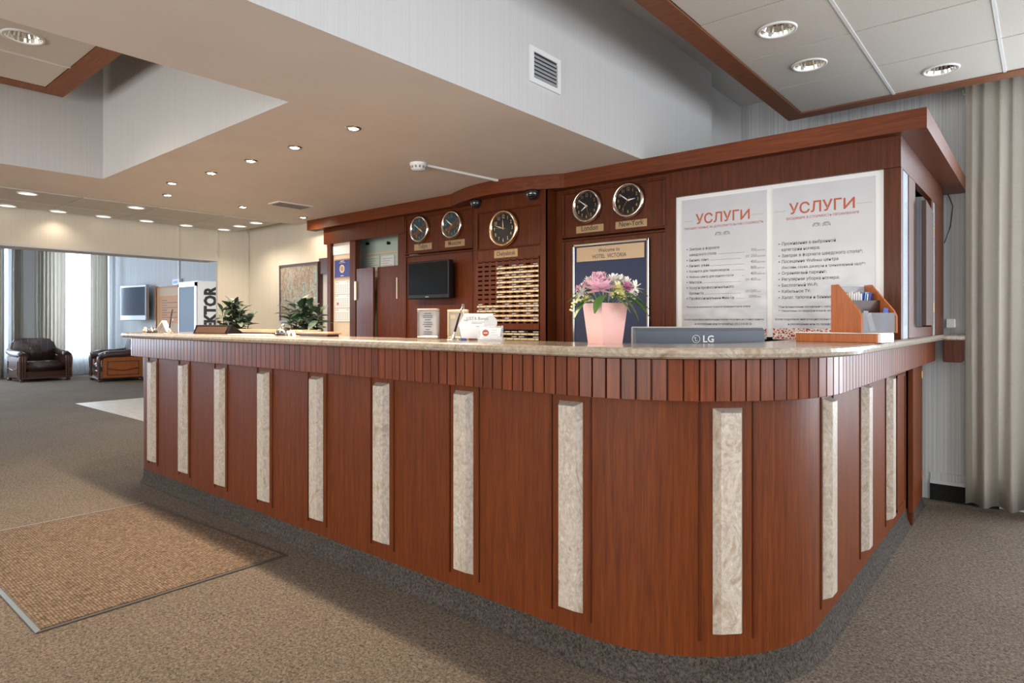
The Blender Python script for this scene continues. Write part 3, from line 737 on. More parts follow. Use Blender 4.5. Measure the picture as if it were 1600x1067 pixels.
cards = MB(); nums = MB()
def brow(c0, z):
    MB().box(X0+c0*cw+.004, X1-.002, MYB-.009, MYB-.004, z+.002, z+.016, bev=.001).build('brass_strip', 'brass_light', kr)
    for c in range(c0, 9):
        nums.box(X0+(c+.5)*cw-.004, X0+(c+.5)*cw+.004, MYB-.0098, MYB-.009, z+.006, z+.012)
        if random.random() < .4: cards.box(X0+c*cw+.01, X0+(c+1)*cw-.008, MYB+.0, MYB+.05, z+.0225, z+.0285+random.random()*.003)
for r_ in range(1, 13): brow(3 if r_ < 9 else 0, zt-rh*(r_+1))
for r_ in range(3): brow(0, zb-.022-.036*(r_+1)-.006)
cards.build('key_card', 'print_grey', kr, kind='stuff'); nums.build('number_plaque', 'ink', kr, kind='stuff')

# ---------------------------------------------------------------- clocks
def clock(x, z, r, y, hrs, label, rim='chrome', face='dial', sec=None):
    t = thing('wall_clock', (x, y, z), label, 'clock', 'world time wall clocks')
    MB().lathe((0, 0, 0), [(r*.80, .022), (r*.84, .031), (r*.93, .034), (r*1.0, .022), (r*.98, 0), (r*.2, 0)], 'y', 48).build('rim', rim, t, local=True)
    MB().lathe((0, 0, 0), [(0, .020), (r*.82, .020)], 'y', 48).build('dial', face, t, local=True)
    nm = MB()
    for k in range(1, 13):
        a = PI/2-k*PI/6; R = r*.62
        text(nm, str(k), r*.27, R*math.cos(a), R*math.sin(a)-r*.09, -.0212, sx=.75)
    for k in range(60):
        a = k*PI/30; R = r*.755; c, s_ = math.cos(a), math.sin(a)
        vs = [nm.b.verts.new((c*(R+dr_)-s_*dw, -.0212, s_*(R+dr_)+c*dw)) for dr_, dw in ((0, -.0006), (0, .0006), (.004, .0006), (.004, -.0006))]; nm.b.faces.new(vs)
    nm.build('numerals', 'brass' if rim != 'rose' else 'brass_light', t, local=True)
    def hand(ang, L, w, yy, m, tail=.15):
        q = MB().prism([(-w*.5, -L*tail), (w*.5, -L*tail), (w, L*.35), (w*.15, L), (-w*.15, L), (-w, L*.35)], 'y', yy, yy-.0012)
        q.rot(ang, (0, 0, 0), 'Y'); q.build('clock_hand', m, t, local=True)
    h, mi_, se = hrs
    hm = 'brass_light' if rim == 'rose' else 'ink_white'
    hand(2*PI*(h/12), r*.46, r*.035, -.0225, hm); hand(2*PI*mi_/60, r*.66, r*.028, -.024, hm); hand(2*PI*se/60, r*.68, r*.008, -.0255, 'brass', .3)
    MB().lathe((0, 0, 0), [(0, .028), (r*.045, .027), (r*.045, .020)], 'y', 16).build('hub', 'brass', t, local=True)
    return t
M['rose'] = mat('rose_gold_rim', (.80, .55, .34), .2, 1); M['silver_gold'] = mat('pale_gold_chrome', (.78, .70, .62), .16, 1)
YC = CY+.006
clock(-4.15, 2.124, .118, YC, (4.1, 51, 22), 'silver rimmed wall clock with teal dial above the Tokyo plate', 'silver_gold', 'dial_teal')
clock(-3.752, 2.124, .118, YC, (10.0, 51, 33), 'silver rimmed wall clock with teal dial above the Moscow plate', 'silver_gold', 'dial_teal')
clock(-3.085, 2.016, .140, MYB+.006, (11.9, 48, 46), 'large rose gold rimmed wall clock above the key rack', 'rose', 'dial')
clock(-2.428, 2.122, .118, YC, (7.8, 51, 27), 'silver rimmed black wall clock above the London plate', 'silver_gold', 'dial')
clock(-2.103, 2.122, .118, YC, (2.8, 51, 36), 'silver rimmed black wall clock above the New-York plate', 'silver_gold', 'dial')
def plate(x0, x1, z0, z1, y, word, label, m='brass_plate', size=.052):
    t = thing('city_name_plate', ((x0+x1)/2, y, z0), label, 'sign', 'brass city name plates')
    MB().box(x0, x1, y-.004, y, z0, z1, bev=.001).build('plate', m, t)
    text(MB(), word, size, (x0+x1)/2, z0+(z1-z0)*.27, y-.0045, sx=.86, bold=.0009).build('lettering', 'ink', t)
plate(-4.234, -4.01, 1.944, 1.998, YC, 'Tokyo', 'brass plate reading Tokyo under the leftmost clock')
plate(-3.848, -3.618, 1.942, 1.997, YC, 'Moscow', 'brass plate reading Moscow under the second clock')
plate(-3.185, -2.955, 1.800, 1.858, MYB+.0, 'Chelyabinsk', 'silvery brass plate reading Chelyabinsk under the large middle clock', size=.044)
plate(-2.525, -2.302, 1.940, 1.990, YC, 'London', 'brass plate reading London under the second clock from right')
plate(-2.208, -1.974, 1.941, 1.990, YC, 'New-York', 'brass plate reading New-York under the rightmost clock', size=.049)

# small television on the back unit
tv = thing('wall_television', (-3.95, CY, 1.67), 'small black flat television hung on the mahogany panel', 'television')
MB().box(-4.205, -3.70, 3.60, 3.655, 1.515, 1.83, bev=.006).build('casing', 'black', tv)
MB().box(-4.19, -3.715, 3.5985, 3.60, 1.548, 1.818).build('screen', 'screen', tv)
MB().box(-4.08, -3.80, 3.655, 3.706, 1.58, 1.78).build('wall_bracket', 'black', tv)
MB().box(-3.975, -3.935, 3.597, 3.60, 1.527, 1.533).build('maker_mark', 'silver', tv)
# dome cameras
for x, y, r, l in ((-3.36, 3.56, .046, 'smaller dark dome camera under the cornice, left of the large clock'), (-2.80, 3.555, .052, 'larger dark dome camera under the cornice, right of the large clock')):
    t = thing('dome_camera', (x, y, zC), l, 'camera', 'dome cameras under the cornice')
    MB().lathe((0, 0, 0), [(0, 0), (r, 0), (r, -.018), (r*.92, -.024)], n=28).build('housing', 'black', t, local=True)
    MB().lathe((0, 0, -.022), [(r*.9, 0), (r*.86, -r*.35), (r*.66, -r*.66), (r*.35, -r*.84), (0, -r*.9)], n=28).build('dome', 'dome', t, local=True)
# welcome board
wb = thing('welcome_board', (-2.25, CY, 1.2), 'tall navy welcome board in a brass frame behind the flowers', 'sign')
a, b_, z0, z1 = -2.547, -1.953, 1.10, 1.862; yb = CY+.006
MB().box(a, b_, yb-.012, yb, z0, z1).build('felt_panel', 'navy', wb)
fr = MB()
for q in ((a, b_, z1-.018, z1), (a, b_, z0, z0+.018), (a, a+.016, z0, z1), (b_-.016, b_, z0, z1)): fr.box(q[0], q[1], yb-.022, yb-.0, q[2], q[3], bev=.003)
fr.build('brass_frame', 'silver_gold', wb)
MB().box(-2.512, -1.986, yb-.017, yb-.012, 1.738, 1.838, bev=.001).build('title_plate', 'title_brass', wb)
tt = MB(); text(tt, 'Welcome to', .036, -2.25, 1.796, yb-.0175, sx=.9, bold=.0004); text(tt, 'HOTEL  VICTORIA', .038, -2.25, 1.755, yb-.0175, sx=.85, bold=.0004); tt.build('lettering', 'ink', wb)
for x in (-2.50, -1.998):
    for z in (1.75, 1.825): MB().cyl((x, yb-.0185, z), .003, .003, .002, 'y', 8).build('screw', 'brass', wb)

# ---------------------------------------------------------------- posters
def poster(x0, x1, sub, label, rows, foot, ycol=None):
    z0, z1 = 1.222, 2.075; y = CY+.008; xc = (x0+x1)/2
    t = thing('service_poster', (x0, y, z0), label, 'poster', 'white service posters')
    MB().box(x0, x1, y-.003, y+.004, z0, z1).build('sheet', 'poster', t)
    MB().box(x0, x1, y-.0035, y-.003, z0+.003, z0+.062).build('ornament_band', 'ornament', t)
    h = MB(); wd = []
    for w_ in ('УСЛУГ', 'N'):
        q = MB(); text(q, w_, .082, 0, 0, 0, 'LEFT', bold=.0012); wd.append(max(v_.co.x for v_ in q.b.verts)); q.b.free()
    xs = xc-(sum(wd)+.008)/2
    text(h, 'УСЛУГ', .082, xs, z1-.155, y-.004, 'LEFT', bold=.0012); text(h, 'N', .082, xs+sum(wd)+.008, z1-.155, y-.004, 'LEFT', sx=-1, bold=.0012); h.build('heading', 'ink_orange', t)
    s_ = MB(); text(s_, sub, .0185, xc, z1-.186, y-.004, sx=.93); s_.build('subtitle', 'ink_orange', t)
    o = MB()
    o.box(x0+.012, x0+.072, y-.0042, y-.0036, z1-.135, z1-.1335).box(x1-.085, x1-.015, y-.0042, y-.0036, z1-.135, z1-.1335)
    # scroll flourish
    for sg in (-1, 1):
        pts = [(xc+sg*(.004+.040*math.sin(u*.5)*1.0), y-.004, z1-.225+.010*math.sin(u*1.7)) for u in [k*.33 for k in range(20)]]
        o.tube(pts, .0010, 4)
        pts = [(xc+sg*(.024+.011*math.cos(u)), y-.004, z1-.225+.009*math.sin(u)) for u in [k*PI/6 for k in range(12)]]
        o.tube(pts, .0009, 4)
    o.build('flourish', 'ink_grey', t)
    bt = MB(); pr_ = MB()
    for z, s, price, unit, sz, dot in rows:
        zz = z1-z
        if dot: bt.box(x0+.032, x0+.038, y-.0042, y-.0036, zz+.005, zz+.011)
        text(bt, s, sz, x0+.048, zz, y-.004, 'LEFT', sx=.9)
        if price:
            text(pr_, price, .024, x1-.055, zz+.004, y-.004, 'RIGHT', sx=.95); text(pr_, unit, .013, x1-.052, zz+.004, y-.004, 'LEFT', sx=.85)
            w = x0+.048+len(s)*sz*.53
            bt.box(min(w, x1-.14), x1-.125-(.02 if price.startswith('от') else 0), y-.0042, y-.0036, zz+.001, zz+.0022)
    for z, s, sz in foot: text(bt, s, sz, xc if z > .7 else x0+.03, z1-z, y-.004, 'CENTER' if z > .7 else 'LEFT', sx=.9)
    bt.build('body_text', 'ink', t, kind='stuff')
    if ycol: pr_.build('prices', 'ink_grey', t)
    return t
FT = [(.745, 'Более подробную информацию можно получить на стойке приема', .0165), (.772, 'и размещения или по телефону (351) 210 00 20', .0175)]
R1 = [(.315, 'Завтрак в формате', '', '', .023, 1), (.349, 'шведского стола', '700', 'руб./чел.', .023, 0), (.383, 'Бизнес ланч', 'от 250', 'руб./чел.', .023, 1), (.417, 'Бизнес ужин', '450', 'руб./чел.', .023, 1),
      (.451, 'Комната для переговоров', '800', 'руб./час.', .022, 1), (.485, 'Wellness центр для одного гостя', '400', 'руб./чел.', .020, 1), (.519, 'Массаж', 'от 450', 'руб.', .023, 1),
      (.553, 'Услуги профессионального', '', '', .023, 1), (.587, 'бровиста', 'от 500', 'руб.', .023, 0), (.618, 'Профессиональный Make Up', '2000', 'руб.', .023, 1)]
R2 = [(.325, 'Проживание в выбранной', '', '', .0245, 1), (.358, 'категории номера;', '', '', .0245, 0), (.392, 'Завтрак в формате шведского стола*;', '', '', .0245, 1), (.425, 'Посещение Wellness центра', '', '', .0245, 1),
      (.457, '(бассейн, сауна, джакузи и тренажерный зал)**;', '', '', .020, 0), (.490, 'Охраняемый паркинг;', '', '', .0245, 1), (.524, 'Регулярная уборка номера;', '', '', .0245, 1),
      (.558, 'Бесплатный Wi-Fi;', '', '', .0245, 1), (.592, 'Кабельное TV;', '', '', .0245, 1), (.626, 'Халат, тапочки и банные принадлежности.', '', '', .0245, 1)]
poster(-1.733, -1.219, 'ПРИОБРЕТАЕМЫЕ ЗА ДОПОЛНИТЕЛЬНУЮ СТОИМОСТЬ', 'left service poster with a price list in grey figures', R1, [(.668, '*Все услуги оказываются только по предварительной записи', .0145)]+FT, True)
poster(-1.184, -.672, 'ВХОДЯЩИЕ В СТОИМОСТЬ ПРОЖИВАНИЯ', 'right service poster with ten bulleted lines and no prices', R2, [(.676, '*При бронировании проживания с завтраком', .0155), (.698, '** Обязательно по предварительной записи', .0155)]+FT)
# calendar
cal = thing('wall_calendar', (-5.33, CY+.02, 1.3), 'hanging three month calendar with a navy header', 'calendar')
MB().box(-5.455, -5.18, CY+.018, CY+.030, 1.75, 1.945).build('header_board', 'wood_light', cal)
MB().box(-5.445, -5.195, CY+.016, CY+.018, 1.762, 1.933).build('header_print', 'navy_print', cal)
MB().cyl((-5.32, CY+.0145, 1.845), .040, .040, .0015, 'y', 28).build('emblem', 'cream_paper', cal)
MB().cyl((-5.32, CY+.0135, 1.845), .028, .028, .001, 'y', 24).build('emblem', 'orange_door', cal)
MB().box(-5.35, -5.29, CY+.0155, CY+.016, 1.918, 1.924).box(-5.37, -5.27, CY+.0155, CY+.016, 1.904, 1.907).box(-5.345, -5.295, CY+.0155, CY+.016, 1.774, 1.779).build('lettering', 'ink_white', cal)
for i, z1 in enumerate((1.725, 1.590, 1.452)):
    z0 = z1-.128
    MB().box(-5.445, -5.20, CY+.020, CY+.028, z0, z1).build('month_page', 'paper', cal)
    q = MB(); q.box(-5.435, -5.385, CY+.0195, CY+.02, z1-.016, z1-.011).box(-5.25, -5.215, CY+.0195, CY+.02, z1-.016, z1-.011)
    for r_ in range(5):
        for c in range(7): q.box(-5.430+c*.032, -5.418+c*.032, CY+.0195, CY+.02, z1-.045-r_*.017, z1-.037-r_*.017)
    q.build('dates', 'ink_grey', cal, kind='stuff')
MB().box(-5.412, -5.382, CY+.0188, CY+.0195, 1.488, 1.512).build('date_marker', 'ink_orange', cal)

# ================================================================== THINGS ON THE COUNTER
# flower pot with bouquet
fp = thing('flower_pot', (-1.390, 2.248, TOP), 'pink tapered square pot holding the bouquet on the marble top', 'pot')
def tapered(h, a0, a1, t=.004, rz=.70):
    mb = MB()
    def ring(a, z): return [mb.b.verts.new((a*c, a*s_, z)) for c, s_ in ((-1, -1), (1, -1), (1, 1), (-1, 1))]
    R = [ring(a0, 0), ring(a1, h), ring(a1-t, h), ring(a1-t-.004, h-.02)]
    for p, q in zip(R, R[1:]):
        for k in range(4): mb.b.faces.new((p[k], p[(k+1) % 4], q[(k+1) % 4], q[k]))
    mb.b.faces.new(R[0][::-1]); mb.b.faces.new(R[-1]); mb.rot(rz, (0, 0, 0)); return mb
tapered(.165, .050, .066, rz=-.37).build('pot_body', 'pot_pink', fp, local=True)
tapered(.004, .052, .056, rz=-.37).build('soil', 'stem', fp, local=True).location = (0, 0, .150)
bq = thing('bouquet', (-1.390, 2.248, TOP+.154), 'mixed bouquet of pink, white and yellow flowers with green leaves', 'flowers')
CR = Vector((.765, .644, 0)); CF = Vector((-.644, .765, 0))   # sideways and away, seen from the lobby
def leafmesh(L, w, bend=.25, name='leaf', m='leaf', seg=5):
    mb = MB(); rows = []
    for i in range(seg+1):
        t = i/seg; ww = w*math.sin(PI*min(1, t*.93+.04))**.8*.5; z = -bend*L*t*t
        rows.append([mb.b.verts.new((t*L, -ww, z+ww*.35)), mb.b.verts.new((t*L, 0, z)), mb.b.verts.new((t*L, ww, z+ww*.35))])
    for a_, b2 in zip(rows, rows[1:]):
        for k in range(2): f = mb.b.faces.new((a_[k], a_[k+1], b2[k+1], b2[k])); f.smooth = True
    me = mb.mesh(name); me.materials.append(M[m]); return me
def petal(mb, c, d, L, w, cup_, n=4, blunt=0):
    """one curved petal starting at c in direction d"""
    d = Vector(d).normalized(); up = Vector((0, 0, 1)) if abs(d.z) < .9 else Vector((1, 0, 0))
    sd_ = d.cross(up).normalized(); nn = sd_.cross(d); rows = []
    for i in range(n+1):
        t = i/n; ww = w*.5*(math.sin(PI*(.12+.8*t))**.7 if not blunt else (.35+.65*math.sin(PI*.5*min(1, t*1.3)))*(1 if t < .85 else .72))
        p = Vector(c)+d*(L*t)+nn*(cup_*L*t*t)
        rows.append([mb.b.verts.new(p+sd_*ww*k+nn*abs(k)*ww*.3) for k in (-1, 0, 1)])
    for a_, b2 in zip(rows, rows[1:]):
        for k in range(2): f = mb.b.faces.new((a_[k], a_[k+1], b2[k+1], b2[k])); f.smooth = True
def daisy(c, r, n, layers, dirv, w=.35):
    mb = MB(); D = Vector(dirv).normalized(); u = D.cross(Vector((0, 0, 1))).normalized(); v2 = D.cross(u)
    for l in range(layers):
        el = .15+.35*l
        for k in range(n):
            a_ = 2*PI*(k+.5*l)/n+random.uniform(-.12, .12)
            d = (u*math.cos(a_)+v2*math.sin(a_))*math.cos(el)+D*math.sin(el)
            petal(mb, Vector(c)-origin(bq)*0, d, r*(1-.22*l)*random.uniform(.85, 1.05), r*w, .12)
    return mb
def bqp(sx_, up, fwd=0): return CR*sx_-CF*fwd+Vector((0, 0, up))
def head(name, m, sx_, up, fwd, r, n, layers, label, w=.35):
    d = (-CF*.8+Vector((0, 0, .55))+CR*(sx_*6)).normalized()
    daisy(bqp(sx_, up, fwd), r, n, layers, d, w).build(name, m, bq, local=True, label=label)
# peony built from many broad cupped petals
pe = MB(); c = bqp(-.030, .062, .055); D = (-CF*.85+Vector((0, 0, .4))).normalized(); u = D.cross(Vector((0, 0, 1))).normalized(); v2 = D.cross(u)
for l, (n, el, R_) in enumerate(((10, .0, .043), (9, .30, .040), (9, .60, .036), (8, .88, .031), (6, 1.12, .026), (4, 1.35, .020))):
    for k in range(n):
        a_ = 2*PI*(k+.37*l)/n; d = (u*math.cos(a_)+v2*math.sin(a_))*math.cos(el)+D*math.sin(el)
        petal(pe, c, d, R_*random.uniform(.92, 1.08), R_*1.0, .8, 6, 1)
pe.build('peony_head', 'petal_pink', bq, local=True, label='large pink peony head')
head('flower_head', 'petal_white', .02, .088, .02, .034, 14, 2, 'white chrysanthemum at the top')
head('flower_head', 'petal_white', -.012, .100, .0, .028, 13, 2, 'white chrysanthemum at the top left')
head('flower_head', 'petal_yellow', .036, .060, .05, .031, 14, 3, 'pale yellow chrysanthemum')
head('flower_head', 'petal_deep', .070, .066, .035, .026, 14, 2, 'deep pink chrysanthemum')
head('flower_head', 'petal_white', .100, .066, .02, .034, 9, 1, 'white lily-like bloom at the right')
head('flower_head', 'petal_white', -.085, .045, .04, .028, 12, 2, 'white bloom at the left')
head('flower_head', 'petal_yellow', -.095, .030, .03, .020, 9, 1, 'greenish bloom at the lower left')
head('flower_head', 'petal_pink', -.075, .072, .01, .020, 10, 2, 'small pink bloom at the upper left')
head('flower_head', 'petal_yellow', .015, .035, .06, .017, 9, 2, 'small ochre bloom in the middle')
head('flower_head', 'petal_white', .055, .095, .0, .026, 12, 2, 'white bloom at the upper right')
for n_, (sx_, up, fw, r_, m_, l_) in enumerate(((-.055, .092, -.01, .024, 'petal_white', 'white filler bloom behind the peony'), (.005, .070, .035, .020, 'petal_white', 'white filler bloom between peony and yellow bloom'),
        (.075, .085, .0, .028, 'petal_white', 'white filler bloom above the deep pink one'), (.05, .036, .055, .024, 'petal_yellow', 'pale bloom low at the right of centre'), (.085, .042, .04, .024, 'petal_white', 'white filler bloom low at the right'),
        (.036, .100, -.02, .026, 'petal_white', 'white filler bloom at the very top'), (-.095, .062, .02, .018, 'petal_pink', 'small pink filler bloom at the left'), (-.07, .022, .05, .018, 'petal_yellow', 'greenish filler bloom at the rim'))):
    head('flower_head', m_, sx_, up, fw, r_, 12, 3, l_)
berries = MB()
for k in range(46):
    a_ = random.uniform(0, PI); rr = random.uniform(.085, .118)
    p = bqp(math.cos(a_)*rr, .02+math.sin(a_)*.092, random.uniform(-.03, .03)); berries.sphere(p, random.uniform(.0022, .004), u=6, v=4)
    if k % 3 == 0: berries.tube([bqp(math.cos(a_)*.03, .0, 0), p], .0008, 4)
berries.build('gypsophila', 'petal_white', bq, local=True, kind='stuff')
vine = MB()
pts = [bqp(-.05, .02, .04), bqp(-.09, .022, .045), bqp(-.112, .008, .045), bqp(-.118, -.02, .045)]
vine.tube(pts, .002, 5)
for k in range(14):
    t = k/13*2.99; i = int(t); p = pts[i].lerp(pts[min(3, i+1)], t-i); vine.sphere(p+Vector((random.uniform(-.005, .005), 0, random.uniform(-.005, .005))), .0045, u=6, v=4)
vine.build('berry_spray', 'petal_yellow', bq, local=True)
lm = [leafmesh(.11, .045, .5, 'leaf', 'leaf_fresh'), leafmesh(.085, .040, .35, 'leaf', 'leaf_fresh'), leafmesh(.10, .028, .3, 'leaf', 'leaf_fresh')]
RZ0 = math.atan2(.644, .765)
for i, (sx_, up, fw, mi_, yaw, pit) in enumerate(((.03, .040, .05, 0, -.15, .45), (.05, .032, .05, 0, -.1, .25), (.035, .045, .045, 0, .0, .05), (.012, .035, .065, 1, -.3, .45), (-.055, .03, .045, 2, -2.7, .6),
        (-.04, .03, .05, 1, 3.05, .3), (-.05, .04, .03, 1, 2.9, .0), (-.004, .04, .045, 1, -2.4, .55), (.05, .05, .03, 2, .1, -.1), (-.02, .05, .04, 2, 2.7, -.2), (.02, .06, -.02, 1, .9, .1), (-.03, .05, -.02, 1, 2.2, .2))):
    o = place('leaf', lm[mi_], bq, Vector(bqp(sx_, up, fw))+origin(bq), rot=(0, pit, RZ0+yaw))
head('flower_head', 'petal_white', .09, .02, .05, .022, 3, 1, 'white lily petals drooping at the right', .6)
for q in range(5): 
    m_ = MB().tube([bqp(0.004*q, .0, .0), bqp(-.06+.03*q, .06, .02)], .0018, 5); m_.build('stem', 'leaf_fresh', bq, local=True)

bq.scale = (1.2, 1.2, 1.12)
# desk bells
def bell(loc, s_, label):
    t = thing('desk_bell', loc, label, 'bell', 'chrome desk bells')
    MB().lathe((0, 0, 0), [(0, 0), (.045*s_, 0), (.045*s_, .006*s_), (.040*s_, .010*s_), (.036*s_, .011*s_)], n=28).build('base', 'black', t, local=True)
    MB().lathe((0, 0, .010*s_), [(.043*s_, 0), (.042*s_, .008*s_), (.034*s_, .022*s_), (.018*s_, .031*s_), (0, .033*s_)], n=28).build('dome', 'chrome', t, local=True)
    MB().lathe((0, 0, .043*s_), [(.004*s_, 0), (.004*s_, .012*s_), (.009*s_, .014*s_), (.006*s_, .020*s_), (0, .021*s_)], n=16).build('button', 'chrome', t, local=True)
    return t
bell((-3.83, 2.22, TOP), 1.15, 'chrome desk bell in front of the right green plant')
bell((-5.72, 2.12, TOP), .95, 'chrome desk bell at the far left end, beneath a white tilted card')
ws = thing('folded_card', (-5.66, 2.19, TOP), 'white folded tent card behind the left bell', 'card')
MB().prism([(-.085, 0), (-.079, 0), (.0, .10), (.055, 0), (.049, 0), (.0, .089)], 'y', -.02, .03).build('card', 'white', ws, local=True)
ws.rotation_euler = (0, 0, .45)
fl_ = thing('sea_shell', (-5.86, 2.12, TOP), 'small pale shell-shaped ornament left of the left bell', 'ornament')
m_ = MB()
for k in range(6): m_.sphere((0, 0, .016), .022-.002*abs(k-2.5), (1.1, .5, .7), 10, 6).rot(.5, (0, 0, 0))
for k, (dx, dz) in enumerate(((-.02, .01), (.015, .026), (.0, .034), (.03, .012))): m_.sphere((dx, 0, dz), .015, (1, .8, .8), 10, 6)
m_.build('shell', 'cream_paper', fl_, local=True)
# pen holders
def pen_holder(loc, h, lean, label, chrome_rod=True):
    t = thing('pen_holder', loc, label, 'pen', 'pens on stands')
    MB().lathe((0, 0, 0), [(0, 0), (.034, 0), (.034, .003), (.022, .008), (.008, .012), (.006, .026), (0, .026)], n=26).build('base', 'chrome', t, local=True)
    d = CR*lean*h; p0 = Vector((0, 0, .024)); p1 = p0+d*.12+Vector((0, 0, h*.10)); p2 = p0+d*.62+Vector((0, 0, h*.60)); p3 = p0+d*.9+Vector((0, 0, h*.86))
    MB().tube([p0, p1], .0030, 10, r1=.0048).build('pen_tip', 'chrome', t, local=True)
    MB().tube([p1, p0+d*.35+Vector((0, 0, h*.34)), p2], .0060, 12, r1=.0048).build('pen_barrel', 'black', t, local=True)
    MB().tube([p2, p3], .0046, 12, r1=.0035).build('pen_cap', 'chrome' if chrome_rod else 'black', t, local=True)
    MB().tube([p3+Vector((.0, 0, -.004)), p3+CR*.006+Vector((0, 0, .0)), p0+d*.98+Vector((0, 0, .0))], .0018, 6).build('pen_cord', 'chrome', t, local=True)
    return t
pen_holder((-2.225, 2.20, TOP), .178, .28, 'black and chrome pen on a stand beside the two metal frames')
pen_holder((-5.40, 2.13, TOP), .195, .15, 'slim black pen on a stand near the far left end of the counter', False)
# menu stand seen from behind
mh = thing('menu_stand', (-4.78, 2.22, TOP), 'low dark brown sloping menu stand near the left end', 'stand')
MB().prism([(-.05, 0), (.07, 0), (.075, .012), (-.015, .066), (-.028, .062), (-.028, .054)], 'x', -.19, .19).build('sloping_board', 'black', mh, local=True)
MB().prism([(-.054, .004), (-.029, .050), (-.031, .053), (-.057, .006)], 'x', -.16, .16).build('back_board', 'menu_brown', mh, local=True)
mh.rotation_euler = (0, 0, .25)
# metal framed certificates
def frame(x, y, w, h, label, face, rz, gold):
    t = thing('standing_frame', (x, y, TOP), label, 'picture frame', 'metal frames standing on the counter', rz)
    b = .014; m_ = MB()
    for q in ((-w/2, w/2, 0, b), (-w/2, w/2, h-b, h), (-w/2, -w/2+b, b, h-b), (w/2-b, w/2, b, h-b)): m_.box(q[0], q[1], -.008, .008, q[2], q[3], bev=.003)
    m_.build('frame_edge', gold, t, local=True)
    MB().box(-w/2+b, w/2-b, -.003, .004, b, h-b).build('sheet', face, t, local=True)
    MB().prism([(.008, .0), (.07, 0), (.008, h*.6)], 'x', -.01, .01).build('strut', 'black', t, local=True)
    q = MB()
    if face == 'print_grey':
        for k, (wd, zz) in enumerate(((.05, .83), (.07, .76), (.07, .70), (.04, .62), (.06, .54), (.07, .47), (.05, .40), (.03, .30), (.06, .22), (.06, .15))): q.box(-wd/2, wd/2, -.0042, -.003, h*zz, h*zz+.003)
        q.build('printed_lines', 'ink', t, local=True)
    else:
        q.box(-w/2+.02, -w/2+.055, -.0042, -.003, h-.045, h-.026); q.build('small_label', 'brass_light', t, local=True)
    return t
frame(-2.475, 2.26, .152, .158, 'silver framed grey notice, left of the pen stand', 'print_grey', .05, 'silver_gold')
frame(-2.285, 2.29, .138, .150, 'gold framed blank beige sheet behind the pen stand', 'beige_sheet', .05, 'brass_light')
# bonus card and business cards
bcard = thing('card_display', (-2.03, 2.18, TOP), 'white folded leaflet reading bonus on the counter', 'leaflet', rz=.55)
# (the printed code on the leaflet is left out)
MB().prism([(-.09, .012), (.070, .008), (.078, .05), (.060, .128), (-.075, .128), (-.105, .072), (-.098, .06)], 'y', 0, .003).build('leaflet_front', 'paper', bcard, local=True)
MB().prism([(-.1, 0), (-.07, 0), (-.085, .075), (-.105, .07)], 'y', .03, .033).build('leaflet_back', 'blue', bcard, local=True)
MB().cyl((.050, -.0012, .085), .032, .032, .001, 'y', 28).build('grey_disc', 'print_grey', bcard, local=True).data.materials[0] = mat('pale_grey_print', (.62, .62, .62), .6)
q = MB(); text(q, 'LISTA Bonus', .021, -.012, .097, -.0015, sx=.95); text(q, 'lista', .012, -.068, .092, -.0015); q.box(-.04, .02, -.0015, -.0008, .086, .088).box(-.04, .01, -.0015, -.0008, .080, .082).box(-.02, .03, -.0015, -.0008, .066, .068); q.build('lettering', 'ink_grey', bcard, local=True)
bh = thing('business_card_holder', (-1.945, 2.165, TOP), 'clear acrylic holder with white business cards and an orange disc', 'card holder', rz=.60)
MB().box(-.065, .06, -.012, .035, 0, .006).box(.048, .052, -.012, .035, .006, .072).box(-.062, -.058, -.012, .035, .006, .045).box(-.06, .052, .031, .035, .006, .07).box(-.06, .05, -.015, -.012, 0, .022).build('holder', 'acrylic', bh, local=True)
MB().prism([(-.052, .010), (.040, .010), (.046, .062), (-.046, .062)], 'y', -.006, .008).build('cards', 'paper', bh, local=True)
MB().cyl((-.026, -.0075, .038), .015, .015, .0012, 'y', 24).build('orange_disc', 'ink_orange', bh, local=True)
MB().box(-.035, -.017, -.0085, -.0075, .036, .0395).build('lettering', 'ink_white', bh, local=True)
q = MB()
for k, w in enumerate((.026, .02, .03)): q.box(0, w, -.0068, -.006, .050-k*.011, .0512-k*.011)
q.build('printed_lines', 'print_grey', bh, local=True)
# papers and low trays at left
solo(MB().box(-.15, .15, -.09, .09, 0, .004), 'paper_stack', 'paper', 'white sheets lying flat on the counter left of the middle bell', 'paper', loc=(0, 0, 0)).location = (-4.22, 2.20, TOP)
tr = thing('wooden_tray', (-3.42, 2.22, TOP), 'low pale wooden tray on the counter right of the middle bell', 'tray')
MB().box(-.17, .17, -.05, .05, .014, .028, bev=.003).build('tray_top', 'wood_light', tr, local=True)
MB().box(-.15, .15, -.04, .04, 0, .014).build('tray_base', 'wood_dark', tr, local=True)
for x, l in ((-3.715, 'small white folded card just right of the middle bell'), (-3.665, 'small white folded card between the bell and the wooden tray')):
    solo(MB().prism([(-.02, 0), (-.018, 0), (0, .028), (.018, 0), (.02, 0), (0, .032)], 'y', -.012, .012), 'folded_card', 'white', l, 'card', 'small folded cards by the bell').location = (x, 2.19, TOP)
# low wooden cabinet behind the counter at left
lcab = thing('low_cabinet', (-4.9, 2.6, 0), 'low wooden cabinet ledge behind the left part of the counter', 'cabinet')
MB().box(-5.45, -4.05, 2.50, 2.62, 0, 1.235).build('body', 'wood', lcab); MB().box(-5.47, -4.03, 2.48, 2.64, 1.235, 1.262, bev=.004).build('top', 'wood_light', lcab)
